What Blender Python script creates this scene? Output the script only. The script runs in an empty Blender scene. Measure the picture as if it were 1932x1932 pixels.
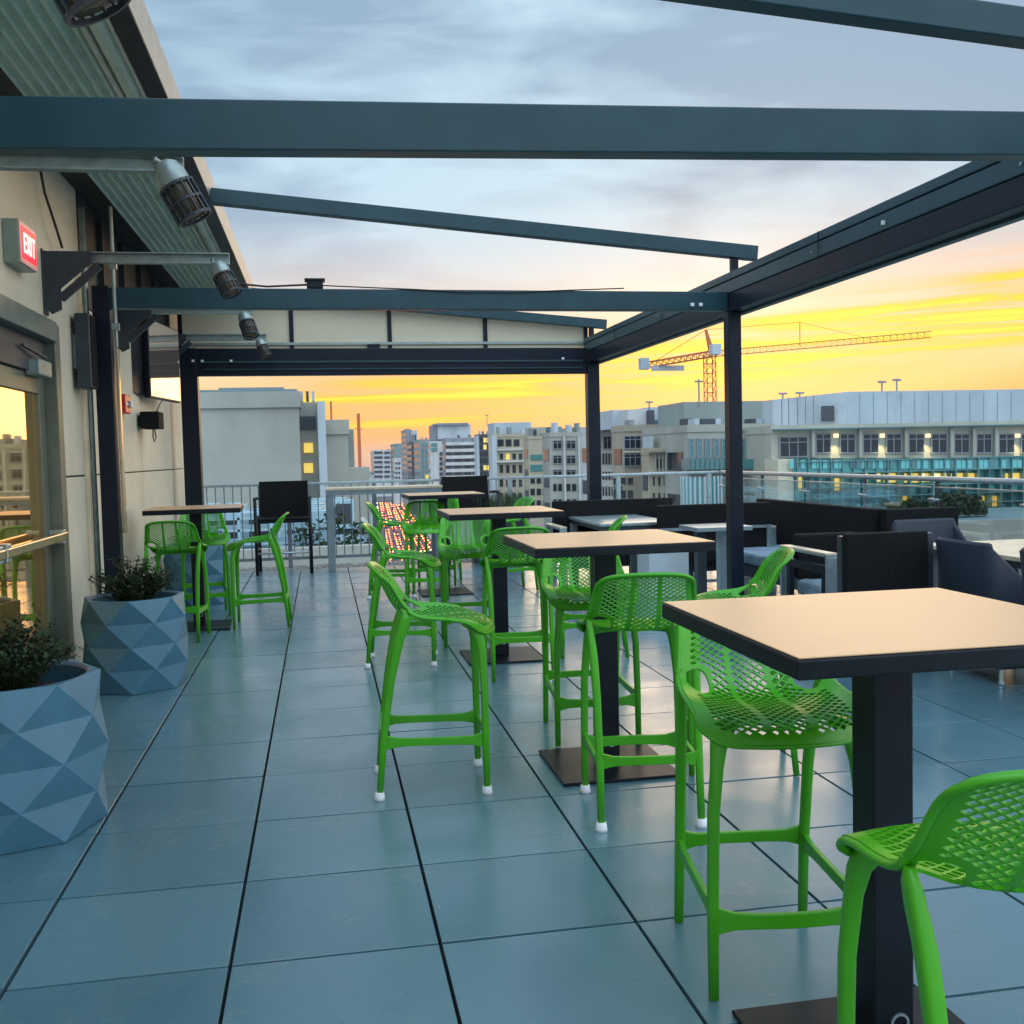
import bpy, math, random
from mathutils import Vector, Matrix
random.seed(7)
PI = math.pi
scene = bpy.context.scene
COL = scene.collection

# ------------------------------------------------------------------ camera frame
FPX, PITCH, YAW, ROLL, CH = 1957.87, 0.055332, 0.180628, -0.0243293, 1.4551
_cy, _sy = math.cos(YAW), math.sin(YAW)
FWD = Vector((_sy*math.cos(PITCH), _cy*math.cos(PITCH), -math.sin(PITCH)))
_R = Vector((_cy, -_sy, 0)); _U = _R.cross(FWD)
RGT = _R*math.cos(ROLL) + _U*math.sin(ROLL)
UPV = -_R*math.sin(ROLL) + _U*math.cos(ROLL)
CAM = Vector((0, 0, CH))
def at(x, y, Y):
    """surveyed point of the photograph at world distance Y along the deck"""
    d = FWD + RGT*((x-966)/FPX) - UPV*((y-966)/FPX)
    return CAM + d*(Y/d.y)

cam_d = bpy.data.cameras.new('camera'); cam = bpy.data.objects.new('camera', cam_d); COL.objects.link(cam)
m = Matrix((RGT, UPV, -FWD)).transposed().to_4x4(); m.translation = CAM
cam.matrix_world = m
cam_d.sensor_width = 36; cam_d.lens = FPX/1932*36; cam_d.clip_end = 6000; cam_d.clip_start = 0.05
scene.camera = cam

# ------------------------------------------------------------------ materials
def nodes(name):
    mt = bpy.data.materials.new(name); mt.use_nodes = True
    nt = mt.node_tree; b = nt.nodes['Principled BSDF']
    return mt, nt, b
def mat(name, col, rough=.5, metal=0, spec=.5, var=.12, scale=6, bump=0, bscale=60, emit=None, es=0, coat=0, stretch=None, col2=None):
    mt, nt, b = nodes(name)
    N, L = nt.nodes, nt.links
    tc = N.new('ShaderNodeTexCoord'); mp = N.new('ShaderNodeMapping')
    L.new(tc.outputs['Object'], mp.inputs[0])
    if stretch: mp.inputs['Scale'].default_value = stretch
    nz = N.new('ShaderNodeTexNoise'); nz.inputs['Scale'].default_value = scale; nz.inputs['Detail'].default_value = 6
    L.new(mp.outputs[0], nz.inputs['Vector'])
    mx = N.new('ShaderNodeMix'); mx.data_type = 'RGBA'
    c = list(col)+[1]
    if col2: c2 = list(col2)+[1]
    else: c2 = [min(1, v*(1+var)) for v in col]+[1]; c = [v*(1-var) for v in col]+[1]
    mx.inputs['A'].default_value = c; mx.inputs['B'].default_value = c2
    rp = N.new('ShaderNodeMapRange'); rp.inputs[1].default_value = .35; rp.inputs[2].default_value = .65
    L.new(nz.outputs['Fac'], rp.inputs[0]); L.new(rp.outputs[0], mx.inputs['Factor'])
    L.new(mx.outputs['Result'], b.inputs['Base Color'])
    b.inputs['Metallic'].default_value = metal; b.inputs['Specular IOR Level'].default_value = spec
    mr = N.new('ShaderNodeMapRange'); mr.inputs[3].default_value = max(0, rough-.06); mr.inputs[4].default_value = rough+.06
    L.new(nz.outputs['Fac'], mr.inputs[0]); L.new(mr.outputs[0], b.inputs['Roughness'])
    if bump:
        n2 = N.new('ShaderNodeTexNoise'); n2.inputs['Scale'].default_value = bscale; n2.inputs['Detail'].default_value = 4
        L.new(mp.outputs[0], n2.inputs['Vector'])
        bp = N.new('ShaderNodeBump'); bp.inputs['Strength'].default_value = bump; bp.inputs['Distance'].default_value = .01
        L.new(n2.outputs['Fac'], bp.inputs['Height']); L.new(bp.outputs[0], b.inputs['Normal'])
    if coat: b.inputs['Coat Weight'].default_value = coat
    if emit:
        b.inputs['Emission Color'].default_value = list(emit)+[1]; b.inputs['Emission Strength'].default_value = es
    return mt

M = {}
M['green'] = mat('green_plastic', (.055, .37, .003), .36, spec=.5, var=.1, scale=3, bump=.08, bscale=400)
M['cap'] = mat('white_rubber', (.75, .78, .8), .5, var=.08)
M['frame'] = mat('charcoal_powder_coat', (.012, .052, .070), .36, spec=.42, var=.1, bump=.03, bscale=500)
M['post'] = mat('charcoal_post_paint', (.007, .012, .024), .36, spec=.22, var=.15, bump=.03, bscale=500)
M['tblack'] = mat('black_table_steel', (.007, .010, .017), .38, spec=.25, var=.2, bump=.05, bscale=300)
M['gal'] = mat('galvanised_steel', (.30, .37, .36), .42, metal=.55, var=.14, scale=14)
M['steel'] = mat('brushed_steel', (.42, .52, .56), .3, metal=.7, var=.1, scale=20)
M['railmetal'] = mat('grey_rail_paint', (.24, .30, .34), .35, metal=.35, var=.1)
M['dkgrey'] = mat('dark_grey_metal', (.03, .042, .055), .4, var=.15)
M['black'] = mat('black_mesh_fabric', (.008, .009, .011), .75, spec=.15, var=.3, scale=40, bump=.25, bscale=350)
M['wicker'] = mat('dark_blue_wicker', (.012, .022, .042), .6, var=.35, scale=60, bump=.5, bscale=180, stretch=(1, 1, 3))
M['red'] = mat('red_alarm_plastic', (.42, .012, .012), .35)
M['signbody'] = mat('grey_sign_housing', (.26, .33, .29), .4)
M['signred'] = mat('red_sign_face', (.7, .01, .02), .4, emit=(1, .015, .04), es=1.3)
M['signtxt'] = mat('sign_letter', (.9, .6, .55), .4, emit=(1, .45, .4), es=1.6)
M['signborder'] = mat('sign_border', (.75, .45, .42), .4, emit=(1, .3, .28), es=.12)
M['soil'] = mat('dark_soil', (.018, .013, .01), .9, bump=1, bscale=60)
M['planter'] = mat('blue_grey_planter', (.060, .175, .265), .38, var=.07, scale=9, bump=.12, bscale=200)
M['leaf'] = mat('dark_leaf', (.018, .042, .014), .5, var=.4, scale=18, spec=.3)
M['leaf2'] = mat('grass_leaf', (.04, .09, .03), .5, var=.4, scale=8)
M['stem'] = mat('woody_stem', (.05, .035, .02), .8)
M['subfloor'] = mat('dark_subfloor', (.004, .008, .012), .9)  # near-black slab colour that shows through the open paver joints
M['gravel'] = mat('pale_gravel', (.42, .41, .38), .8, var=.5, scale=60, bump=1, bscale=60)
M['wall'] = mat('cream_wall_panel', (.60, .58, .47), .6, var=.07, scale=2, bump=.12, bscale=160)
M['walldark'] = mat('dark_cladding', (.014, .018, .02), .6, var=.3, scale=3)
M['soffit'] = mat('corrugated_sheet', (.50, .62, .54), .4, metal=.1, var=.1)
M['strip'] = mat('pale_trim', (.55, .55, .48), .4)
M['fascia'] = mat('grey_fascia', (.34, .33, .29), .45)
M['doorframe'] = mat('olive_bronze_frame', (.15, .175, .14), .38, metal=.35, var=.12)
M['doorhead'] = mat('teal_grey_metal', (.14, .19, .18), .38, metal=.4)
M['brass'] = mat('warm_steel_bar', (.62, .50, .36), .25, metal=.8)
M['cream'] = mat('cream_fabric_panel', (.60, .55, .42), .7, var=.04, scale=2)
M['cushion'] = mat('pale_blue_cushion', (.22, .30, .38), .8, var=.2, scale=6, bump=.2, bscale=40)
M['cube'] = mat('white_cube_plastic', (.62, .70, .76), .4, var=.04)
M['cable'] = mat('black_cable', (.01, .01, .012), .5)
M['bulb'] = mat('lamp_amber_lens', (.13, .09, .05), .25, spec=.6)
# tan table laminate with faint grain
M['tan'] = mat('tan_laminate', (.62, .385, .215), .38, spec=.5, stretch=(1, 14, 1), scale=5, col2=(.65, .41, .235), bump=.03, bscale=80)
M['tanedge'] = mat('tan_cap', (.66, .55, .40), .4)

def wear(m_, col, lo=.62, hi=.74, sc=7, amt=.35):
    nt = m_.node_tree; b = nt.nodes['Principled BSDF']; N, L = nt.nodes, nt.links
    src = b.inputs['Base Color'].links[0].from_socket
    tc = N.new('ShaderNodeTexCoord'); n = N.new('ShaderNodeTexNoise'); n.inputs['Scale'].default_value = sc; n.inputs['Detail'].default_value = 10; n.inputs['Roughness'].default_value = .75; L.new(tc.outputs['Object'], n.inputs['Vector'])
    r = N.new('ShaderNodeMapRange'); r.inputs[1].default_value = lo; r.inputs[2].default_value = hi; r.inputs[4].default_value = amt; L.new(n.outputs['Fac'], r.inputs[0])
    mx = N.new('ShaderNodeMix'); mx.data_type = 'RGBA'; mx.inputs['B'].default_value = list(col)+[1]; L.new(r.outputs[0], mx.inputs['Factor']); L.new(src, mx.inputs['A']); L.new(mx.outputs['Result'], b.inputs['Base Color'])
wear(M['green'], (.10, .30, .05), sc=9); wear(M['planter'], (.10, .15, .18), .56, .7, 5, .3); wear(M['wall'], (.38, .36, .29), .55, .75, 1.6, .45)
wear(M['tan'], (.55, .36, .20), .60, .75, 6, .35); wear(M['frame'], (.03, .06, .09), .55, .7, 3, .5)
def glass_mat(name, col, rough=.03, base=(.02, .03, .035), metal=.0, spec=1.0):
    mt, nt, b = nodes(name)
    b.inputs['Base Color'].default_value = list(base)+[1]; b.inputs['Roughness'].default_value = rough
    b.inputs['Metallic'].default_value = metal; b.inputs['Specular IOR Level'].default_value = spec
    nz = nt.nodes.new('ShaderNodeTexNoise'); nz.inputs['Scale'].default_value = .9
    bp = nt.nodes.new('ShaderNodeBump'); bp.inputs['Strength'].default_value = .04; bp.inputs['Distance'].default_value = .05
    nt.links.new(nz.outputs['Fac'], bp.inputs['Height']); nt.links.new(bp.outputs[0], b.inputs['Normal'])
    return mt
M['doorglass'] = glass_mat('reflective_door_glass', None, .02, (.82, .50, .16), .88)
M['screen'] = glass_mat('glossy_screen', None, .05, (.78, .66, .60), .9, .5)
M['winglass'] = glass_mat('dark_window_glass', None, .08, (.012, .02, .032), 0, .45)
M['winteal'] = glass_mat('teal_window_glass', None, .12, (.05, .20, .21))
M['curtlight'] = glass_mat('light_teal_pane', None, .2, (.16, .50, .52), 0, .5)
M['curtain'] = glass_mat('teal_curtain_wall', None, .25, (.10, .34, .35), 0, .5)
def clear_glass(name, tint, mixv):
    mt = bpy.data.materials.new(name); mt.use_nodes = True; nt = mt.node_tree
    nt.nodes.clear(); o = nt.nodes.new('ShaderNodeOutputMaterial')
    t = nt.nodes.new('ShaderNodeBsdfTransparent'); t.inputs[0].default_value = list(tint)+[1]
    g = nt.nodes.new('ShaderNodeBsdfGlossy'); g.inputs['Roughness'].default_value = .03
    g.inputs['Color'].default_value = (.8, .9, .9, 1)
    f = nt.nodes.new('ShaderNodeFresnel'); f.inputs[0].default_value = 1.45
    mr = nt.nodes.new('ShaderNodeMath'); mr.operation = 'MULTIPLY_ADD'; mr.inputs[1].default_value = .4; mr.inputs[2].default_value = mixv
    nt.links.new(f.outputs[0], mr.inputs[0])
    mx = nt.nodes.new('ShaderNodeMixShader'); nt.links.new(mr.outputs[0], mx.inputs[0])
    nt.links.new(t.outputs[0], mx.inputs[1]); nt.links.new(g.outputs[0], mx.inputs[2]); nt.links.new(mx.outputs[0], o.inputs[0])
    return mt
M['railglass'] = clear_glass('rail_glass', (.985, .997, .996), .01)

# floor paver: grey porcelain with fine grain, tone changing from paver to paver
def floor_mat():
    mt, nt, b = nodes('porcelain_paver'); N, L = nt.nodes, nt.links
    tc = N.new('ShaderNodeTexCoord'); at_ = N.new('ShaderNodeAttribute'); at_.attribute_name = 'tone'
    mp = N.new('ShaderNodeMapping'); mp.inputs['Scale'].default_value = (1, 9, 1); L.new(tc.outputs['Object'], mp.inputs[0])
    nz = N.new('ShaderNodeTexNoise'); nz.inputs['Scale'].default_value = 9; nz.inputs['Detail'].default_value = 8; L.new(mp.outputs[0], nz.inputs['Vector'])
    st = N.new('ShaderNodeTexNoise'); st.inputs['Scale'].default_value = 1.6; st.inputs['Detail'].default_value = 5; L.new(tc.outputs['Object'], st.inputs['Vector'])
    mx = N.new('ShaderNodeMix'); mx.data_type = 'RGBA'
    mx.inputs['A'].default_value = (.060, .150, .195, 1); mx.inputs['B'].default_value = (.115, .232, .285, 1)
    ad = N.new('ShaderNodeMath'); ad.operation = 'ADD'; L.new(at_.outputs['Fac'], ad.inputs[0]); L.new(nz.outputs['Fac'], ad.inputs[1])
    ml = N.new('ShaderNodeMath'); ml.operation = 'MULTIPLY'; ml.inputs[1].default_value = .5; L.new(ad.outputs[0], ml.inputs[0]); ml.use_clamp = True
    L.new(ml.outputs[0], mx.inputs['Factor'])
    sp = N.new('ShaderNodeTexNoise'); sp.inputs['Scale'].default_value = 14; sp.inputs['Detail'].default_value = 2; L.new(tc.outputs['Object'], sp.inputs['Vector'])
    sr = N.new('ShaderNodeMapRange'); sr.inputs[1].default_value = .74; sr.inputs[2].default_value = .78; L.new(sp.outputs['Fac'], sr.inputs[0])
    m2 = N.new('ShaderNodeMix'); m2.data_type = 'RGBA'; m2.inputs['B'].default_value = (.07, .13, .15, 1)
    L.new(sr.outputs[0], m2.inputs['Factor']); L.new(mx.outputs['Result'], m2.inputs['A'])
    dn = N.new('ShaderNodeTexNoise'); dn.inputs['Scale'].default_value = 2.3; dn.inputs['Detail'].default_value = 9; dn.inputs['Roughness'].default_value = .7; dn.inputs['Distortion'].default_value = .6; L.new(tc.outputs['Object'], dn.inputs['Vector'])
    dr = N.new('ShaderNodeMapRange'); dr.inputs[1].default_value = .54; dr.inputs[2].default_value = .72; dr.inputs[4].default_value = .55; L.new(dn.outputs['Fac'], dr.inputs[0])
    m3 = N.new('ShaderNodeMix'); m3.data_type = 'RGBA'; m3.inputs['B'].default_value = (.14, .21, .21, 1)
    L.new(dr.outputs[0], m3.inputs['Factor']); L.new(m2.outputs['Result'], m3.inputs['A']); L.new(m3.outputs['Result'], b.inputs['Base Color'])
    cr = N.new('ShaderNodeMapRange'); cr.inputs[1].default_value = .45; cr.inputs[2].default_value = .70; cr.inputs[3].default_value = .17; cr.inputs[4].default_value = .34; L.new(dn.outputs['Fac'], cr.inputs[0]); L.new(cr.outputs[0], b.inputs['Coat Roughness'])
    mr = N.new('ShaderNodeMapRange'); mr.inputs[1].default_value = .3; mr.inputs[2].default_value = .7
    mr.inputs[3].default_value = .22; mr.inputs[4].default_value = .42
    L.new(st.outputs['Fac'], mr.inputs[0]); L.new(mr.outputs[0], b.inputs['Roughness'])
    b.inputs['Specular IOR Level'].default_value = .75
    bp = N.new('ShaderNodeBump'); b.inputs['Coat Weight'].default_value = .5; b.inputs['Coat Roughness'].default_value = .20; b.inputs['Coat IOR'].default_value = 1.6
    bp.inputs['Strength'].default_value = .10; bp.inputs['Distance'].default_value = .004
    L.new(nz.outputs['Fac'], bp.inputs['Height']); L.new(bp.outputs[0], b.inputs['Normal'])
    return mt
M['floor'] = floor_mat()

# ------------------------------------------------------------------ mesh helper
class MB:
    def __init__(s): s.v = []; s.f = []; s.mi = []
    def add(s, vs, fs, mi=0):
        o = len(s.v); s.v += [tuple(v) for v in vs]
        for f in fs: s.f.append(tuple(i+o for i in f)); s.mi.append(mi)
        return s
    def box(s, x0, x1, y0, y1, z0, z1, mi=0, T=None):
        vs = [Vector((x, y, z)) for z in (z0, z1) for x, y in ((x0, y0), (x1, y0), (x1, y1), (x0, y1))]
        if T: vs = [T@v for v in vs]
        return s.add(vs, [(3, 2, 1, 0), (4, 5, 6, 7), (0, 1, 5, 4), (1, 2, 6, 5), (2, 3, 7, 6), (3, 0, 4, 7)], mi)
    def bar(s, a, b, w, h, up=(0, 0, 1), mi=0):
        a, b = Vector(a), Vector(b); d = (b-a).normalized(); u = Vector(up)
        if abs(d.dot(u.normalized())) > .999: u = Vector((0, 1, 0)) if abs(d.y) < .9 else Vector((1, 0, 0))
        r = d.cross(u).normalized(); u = r.cross(d).normalized()
        vs = []
        for p in (a, b):
            for i, j in ((-1, -1), (1, -1), (1, 1), (-1, 1)): vs.append(p + r*(w/2*i) + u*(h/2*j))
        return s.add(vs, [(3, 2, 1, 0), (4, 5, 6, 7), (0, 1, 5, 4), (1, 2, 6, 5), (2, 3, 7, 6), (3, 0, 4, 7)], mi)
    def tube(s, pts, rad, n=8, cap=True, mi=0, flat=1.0):
        pts = [Vector(p) for p in pts]
        if not hasattr(rad, '__len__'): rad = [rad]*len(pts)
        o = len(s.v); prev = None
        for i, p in enumerate(pts):
            d = (pts[min(i+1, len(pts)-1)]-pts[max(i-1, 0)]).normalized()
            ref = Vector((0, 0, 1)) if abs(d.z) < .9 else Vector((0, 1, 0))
            r = d.cross(ref).normalized(); u = r.cross(d).normalized()
            for k in range(n):
                a = 2*PI*k/n; s.v.append(tuple(p + r*(rad[i]*math.cos(a)) + u*(rad[i]*math.sin(a)*flat)))
        for i in range(len(pts)-1):
            for k in range(n):
                s.f.append((o+i*n+k, o+i*n+(k+1) % n, o+(i+1)*n+(k+1) % n, o+(i+1)*n+k)); s.mi.append(mi)
        if cap:
            s.f.append(tuple(o+k for k in range(n))[::-1]); s.mi.append(mi)
            s.f.append(tuple(o+(len(pts)-1)*n+k for k in range(n))); s.mi.append(mi)
        return s
    def lathe(s, prof, n=16, T=None, mi=0):
        o = len(s.v)
        for r, z in prof:
            for k in range(n):
                v = Vector((r*math.cos(2*PI*k/n), r*math.sin(2*PI*k/n), z)); s.v.append(tuple(T@v if T else v))
        for i in range(len(prof)-1):
            for k in range(n): s.f.append((o+i*n+k, o+i*n+(k+1) % n, o+(i+1)*n+(k+1) % n, o+(i+1)*n+k)); s.mi.append(mi)
        return s
    def build(s, name, m, parent=None, smooth=False, bevel=0, loc=None, seg=2):
        me = bpy.data.meshes.new(name); me.from_pydata(s.v, [], s.f); me.update()
        ms = m if isinstance(m, (list, tuple)) else [m]
        for x in ms: me.materials.append(x)
        if len(ms) > 1:
            for p, i in zip(me.polygons, s.mi): p.material_index = i
        if smooth:
            for p in me.polygons: p.use_smooth = True
        o = bpy.data.objects.new(name, me); COL.objects.link(o)
        if parent: o.parent = parent
        if loc: o.location = loc
        if bevel:
            b = o.modifiers.new('bevel', 'BEVEL'); b.width = bevel; b.segments = seg; b.limit_method = 'ANGLE'; b.angle_limit = .7
            b.harden_normals = False
        return o
def tag(o, label=None, cat=None, group=None, kind=None):
    if label: o['label'] = label
    if cat: o['category'] = cat
    if group: o['group'] = group
    if kind: o['kind'] = kind
    return o
def thing(name, loc=(0, 0, 0), rz=0, label=None, cat=None, group=None):
    o = bpy.data.objects.new(name, None); COL.objects.link(o); o.location = loc; o.rotation_euler = (0, 0, rz)
    o.empty_display_size = .1
    return tag(o, label, cat, group)
def copy_tree(o, loc, rz, label=None, group=None):
    def rec(x, par):
        c = x.copy(); COL.objects.link(c); c.parent = par
        for ch in list(x.children): rec(ch, c)
        return c
    kids = list(o.children)
    c = o.copy(); COL.objects.link(c); c.location = loc; c.rotation_euler = (0, 0, rz)
    for ch in kids: rec(ch, c)
    if label: c['label'] = label
    if group: c['group'] = group
    return c

# ------------------------------------------------------------------ floor
TILE = .61; X0, Y0g = -.3073632, 3.02595
XW = -1.68               # building wall face
XR, YF = 5.62, 14.0      # deck edges
mb = MB(); mb.box(XW-.5, XR+.35, -3, YF+.75, -.34, -.032); tag(mb.build('deck_slab', M['subfloor']), kind='structure')
mb = MB(); tones = []
for i in range(-3, 11):
    for j in range(-9, 19):
        x0, x1 = X0+i*TILE+.0055, X0+(i+1)*TILE-.0055
        y0, y1 = Y0g+j*TILE+.0062, Y0g+(j+1)*TILE-.0062
        x1 = min(x1, XR); x0 = max(x0, XW+.01); y1 = min(y1, YF)
        if x1-x0 < .03 or y1-y0 < .03: continue
        if i == -3: continue
        if i == -2: x0 = XW+.02
        dz = [random.uniform(-.0016, .0012) for _ in range(4)]
        if i == -2: dz = [d+.004 for d in dz]
        b = .0008; vs = []
        cs = ((x0, y0), (x1, y0), (x1, y1), (x0, y1)); ci = ((x0+b, y0+b), (x1-b, y0+b), (x1-b, y1-b), (x0+b, y1-b))
        vs += [(x, y, -.03) for x, y in cs] + [(x, y, -b+d) for (x, y), d in zip(cs, dz)] + [(x, y, d) for (x, y), d in zip(ci, dz)]
        fs = [(8, 9, 10, 11)] + [(k, (k+1) % 4, 4+(k+1) % 4, 4+k) for k in range(4)] + [(4+k, 4+(k+1) % 4, 8+(k+1) % 4, 8+k) for k in range(4)]
        mb.add(vs, fs); tones += [random.random()]*12
fl = mb.build('deck_floor', M['floor']); tag(fl, kind='structure')
a = fl.data.attributes.new('tone', 'FLOAT', 'POINT')
for i, t in enumerate(tones): a.data[i].value = t
q = MB(); rg = random.Random(21)
for _ in range(380):
    x, y = rg.uniform(XW+.1, XR-.2), rg.uniform(.9, 13.5); r_ = rg.uniform(.0012, .0034)
    q.add([(x-r_, y, .001), (x, y-r_*1.3, .001), (x+r_*1.2, y, .001), (x, y+r_, .001), (x, y, .001+r_)], [(0, 1, 4), (1, 2, 4), (2, 3, 4), (3, 0, 4)])
tag(q.build('grit', M['gravel']), 'tiny pale grit scattered over the deck tiles', 'grit', kind='stuff')
# gravel margin with real pebbles
mb = MB(); mb.box(XW-.4, XR+.2, YF+.004, YF+.62, -.03, -.012)
for _ in range(1500):
    x, y, r = random.uniform(XW, XR), random.uniform(YF+.02, YF+.6), random.uniform(.012, .03)
    mb.lathe([(r*.5, -.8*r), (r, 0), (r*.6, .55*r), (0.001, .7*r)], 6, Matrix.Translation((x, y, -.01))@Matrix.Rotation(random.random()*6, 4, 'Z')@Matrix.Scale(random.uniform(.7, 1.3), 4, (1, 0, 0)))
tag(mb.build('gravel', M['gravel'], smooth=True), 'pale pebble strip along the far edge of the deck', 'gravel', kind='stuff')

# ------------------------------------------------------------------ building wall, door, roof
YB0, YB1 = -3.0, 13.5
B = thing('cream_building', (XW, 6, 0), 0, 'cream panelled building wall with corrugated eave along the left of the deck', 'building')
def bl(o): o.location = Vector(o.location) - Vector((XW, 6, 0)); return o
DY0, DY1, DZ = 4.3, 7.22, 2.36       # door opening
YP = 8.06
w = MB()
w.box(XW-.35, XW, DY1, YP, 0, 1.372); w.box(XW-.35, XW, DY1, YP, 1.384, 3.5)
w.box(XW-.35, XW, YB0, DY0, 0, 3.5); w.box(XW-.35, XW, DY0, DY1, DZ, 3.5)
w.box(XW-.35, XW, YP+.012, 10.4, 0, 1.372); w.box(XW-.35, XW, YP+.012, 10.4, 1.384, 2.62)
w.box(XW-.35, XW, 10.412, YB1, 0, 1.372); w.box(XW-.35, XW, 10.412, YB1, 1.384, 2.62)
bl(w.build('wall', M['wall'], B, bevel=.004))
w = MB(); w.box(XW-.36, XW-.012, DY1, YB1-.01, .0, 3.5); w.box(XW-.35, XW+.006, YP+.012, YB1+.01, 2.625, 3.6)
for y in (8.7, 9.6, 10.5, 11.4, 12.3): w.box(XW+.006, XW+.05, y, y+.05, 2.64, 3.38)
bl(w.build('upper_cladding', M['walldark'], B))
w = MB(); w.box(XW, XW+.03, 7.93, 7.975, 0, 2.9); bl(w.build('corner_trim', M['tanedge'], B, bevel=.004))
w = MB(); w.tube([(XW+.05, 7.99, 0), (XW+.05, 7.99, 2.75), (XW+.05, 7.99, 3.3)], .02, 8); bl(w.build('conduit', M['gal'], B, smooth=True))
# roof: corrugated soffit, gutter and fascia
w = MB(); xs0, xs1 = -1.50, -.99; n = 8; seg = 6; rows = []
for i in range(n*seg+1):
    t = i/(n*seg); x = xs0+(xs1-xs0)*t; z = 3.42+.021*math.cos(2*PI*t*n); rows.append((x, z))
for i in range(len(rows)-1):
    (xa, za), (xb, zb) = rows[i], rows[i+1]
    w.add([(xa, YB0, za), (xb, YB0, zb), (xb, YB1, zb), (xa, YB1, za)], [(3, 2, 1, 0)])
w.box(xs0, xs1, YB0, YB1, 3.46, 3.5)
bl(w.build('corrugated_soffit', M['soffit'], B, smooth=False))
w = MB(); w.box(-.99, -.965, YB0, YB1, 3.395, 3.45); w.box(-.862, -.845, YB0, YB1, 3.395, 3.45); bl(w.build('trim_strip', M['strip'], B))
w = MB()
k = 10
for i in range(k):
    a0, a1 = PI*i/k, PI*(i+1)/k; c = -.9135; r = .051
    w.add([(c-r*math.cos(a0), YB0, 3.44-r*math.sin(a0)), (c-r*math.cos(a1), YB0, 3.44-r*math.sin(a1)), (c-r*math.cos(a1), YB1, 3.44-r*math.sin(a1)), (c-r*math.cos(a0), YB1, 3.44-r*math.sin(a0))], [(0, 1, 2, 3)])
bl(w.build('half_round_gutter', M['soffit'], B, smooth=True))
w = MB(); w.box(-.842, -.745, YB0, YB1, 3.40, 3.57); bl(w.build('eave_beam', M['post'], B, bevel=.003))
w = MB(); w.box(-.742, -.733, YB0, YB1, 3.395, 3.59); bl(w.build('fascia', M['fascia'], B, bevel=.003))
w = MB(); w.box(XW-.3, -.99, YB0, YB1, 3.505, 3.66); bl(w.build('roof', M['walldark'], B))
# deep soffit strip behind the corrugation
w = MB(); w.box(XW-.2, -1.503, YB0, YB1, 3.44, 3.50); bl(w.build('dark_soffit', M['walldark'], B))

# door
D = thing('glass_door', (XW, (DY0+DY1)/2, 0), 0, 'bronze framed glass double door with a push bar, under the exit sign', 'door')
def dl(o): o.location = Vector(o.location)-Vector((XW, (DY0+DY1)/2, 0)); return o
w = MB(); w.box(XW-.14, XW+.035, DY1-.12, DY1+.004, 0, DZ+.004); w.box(XW-.14, XW+.035, DY0-.004, DY0+.12, 0, DZ+.004)
dl(w.build('jamb', M['doorframe'], D, bevel=.006))
w = MB(); w.box(XW-.14, XW+.05, DY0+.12, DY1-.12, DZ-.12, DZ+.01); dl(w.build('head', M['doorhead'], D, bevel=.006))
w = MB(); w.box(XW-.12, XW-.02, DY0+.12, DY1-.12, DZ-.33, DZ-.12); dl(w.build('transom', M['dkgrey'], D, bevel=.004))
mid = (DY0+DY1)/2
for y0, y1, hs in ((mid+.006, DY1-.123, 1), (DY0+.123, mid-.006, -1)):
    L_ = MB(); sw = .13
    L_.box(XW-.10, XW-.045, y0, y0+sw, .01, DZ-.335); L_.box(XW-.10, XW-.045, y1-sw, y1, .01, DZ-.335)
    L_.box(XW-.10, XW-.045, y0+sw, y1-sw, DZ-.335-.12, DZ-.335); L_.box(XW-.10, XW-.045, y0+sw, y1-sw, .01, .26)
    lf = dl(L_.build('door_leaf', M['doorframe'], D, bevel=.004))
    g = MB(); g.box(XW-.078, XW-.066, y0+sw, y1-sw, .26, DZ-.455); go = g.build('pane', M['doorglass'], lf)
    p = MB(); p.bar((XW+.03, y0+.04, 1.0), (XW+.03, y1+.02, 1.0), .05, .055); po = p.build('push_bar', M['brass'], lf, bevel=.008)
    p = MB(); p.box(XW-.045, XW+.05, y0+.04, y0+.12, .95, 1.05); p.box(XW-.045, XW+.05, y1-.07, y1-.015, .955, 1.045); p.build('bar_bracket', M['steel'], lf, bevel=.006)
w = MB(); w.box(XW-.045, XW+.045, DY1-.55, DY1-.27, DZ-.36, DZ-.26); dl(w.build('door_closer', M['gal'], D, bevel=.012))
w = MB(); w.bar((XW+.03, DY1-.35, DZ-.24), (XW-.0, DY1-.75, DZ-.20), .02, .012); dl(w.build('closer_arm', M['dkgrey'], D))

# exit sign
E_ = thing('exit_sign', (XW, 6.35, 2.70), 0, 'red lit EXIT sign in a grey box high on the cream wall above the door', 'sign')
w = MB(); w.box(.0, .085, -.17, .17, -.12, .12); w.build('housing', M['signbody'], E_, bevel=.006)
w = MB(); w.box(.0855, .092, -.165, .165, -.115, .115); w.build('face_frame', M['signborder'], E_, bevel=.002)
w = MB(); w.box(.0925, .096, -.142, .142, -.088, .088); w.build('lit_panel', M['signred'], E_)
w = MB()
def stroke(a, b, wd=.018):
    w.bar((.0975, a[0], a[1]), (.0975, b[0], b[1]), wd, .003, up=(1, 0, 0))
lx = -.118; h = .055
for ch in 'EXIT':
    if ch == 'E':
        stroke((lx+.009, -h), (lx+.009, h)); [stroke((lx+.018, zz), (lx+.05, zz)) for zz in (-h+.009, 0, h-.009)]; lx += .066
    elif ch == 'X':
        stroke((lx, -h), (lx+.055, h)); stroke((lx, h), (lx+.024, .004)); stroke((lx+.031, -.004), (lx+.055, -h)); lx += .072
    elif ch == 'I': stroke((lx+.009, -h), (lx+.009, h)); lx += .034
    elif ch == 'T': stroke((lx, h-.009), (lx+.058, h-.009)); stroke((lx+.029, -h), (lx+.029, h-.018))
w.build('letters', M['signtxt'], E_)

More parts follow.
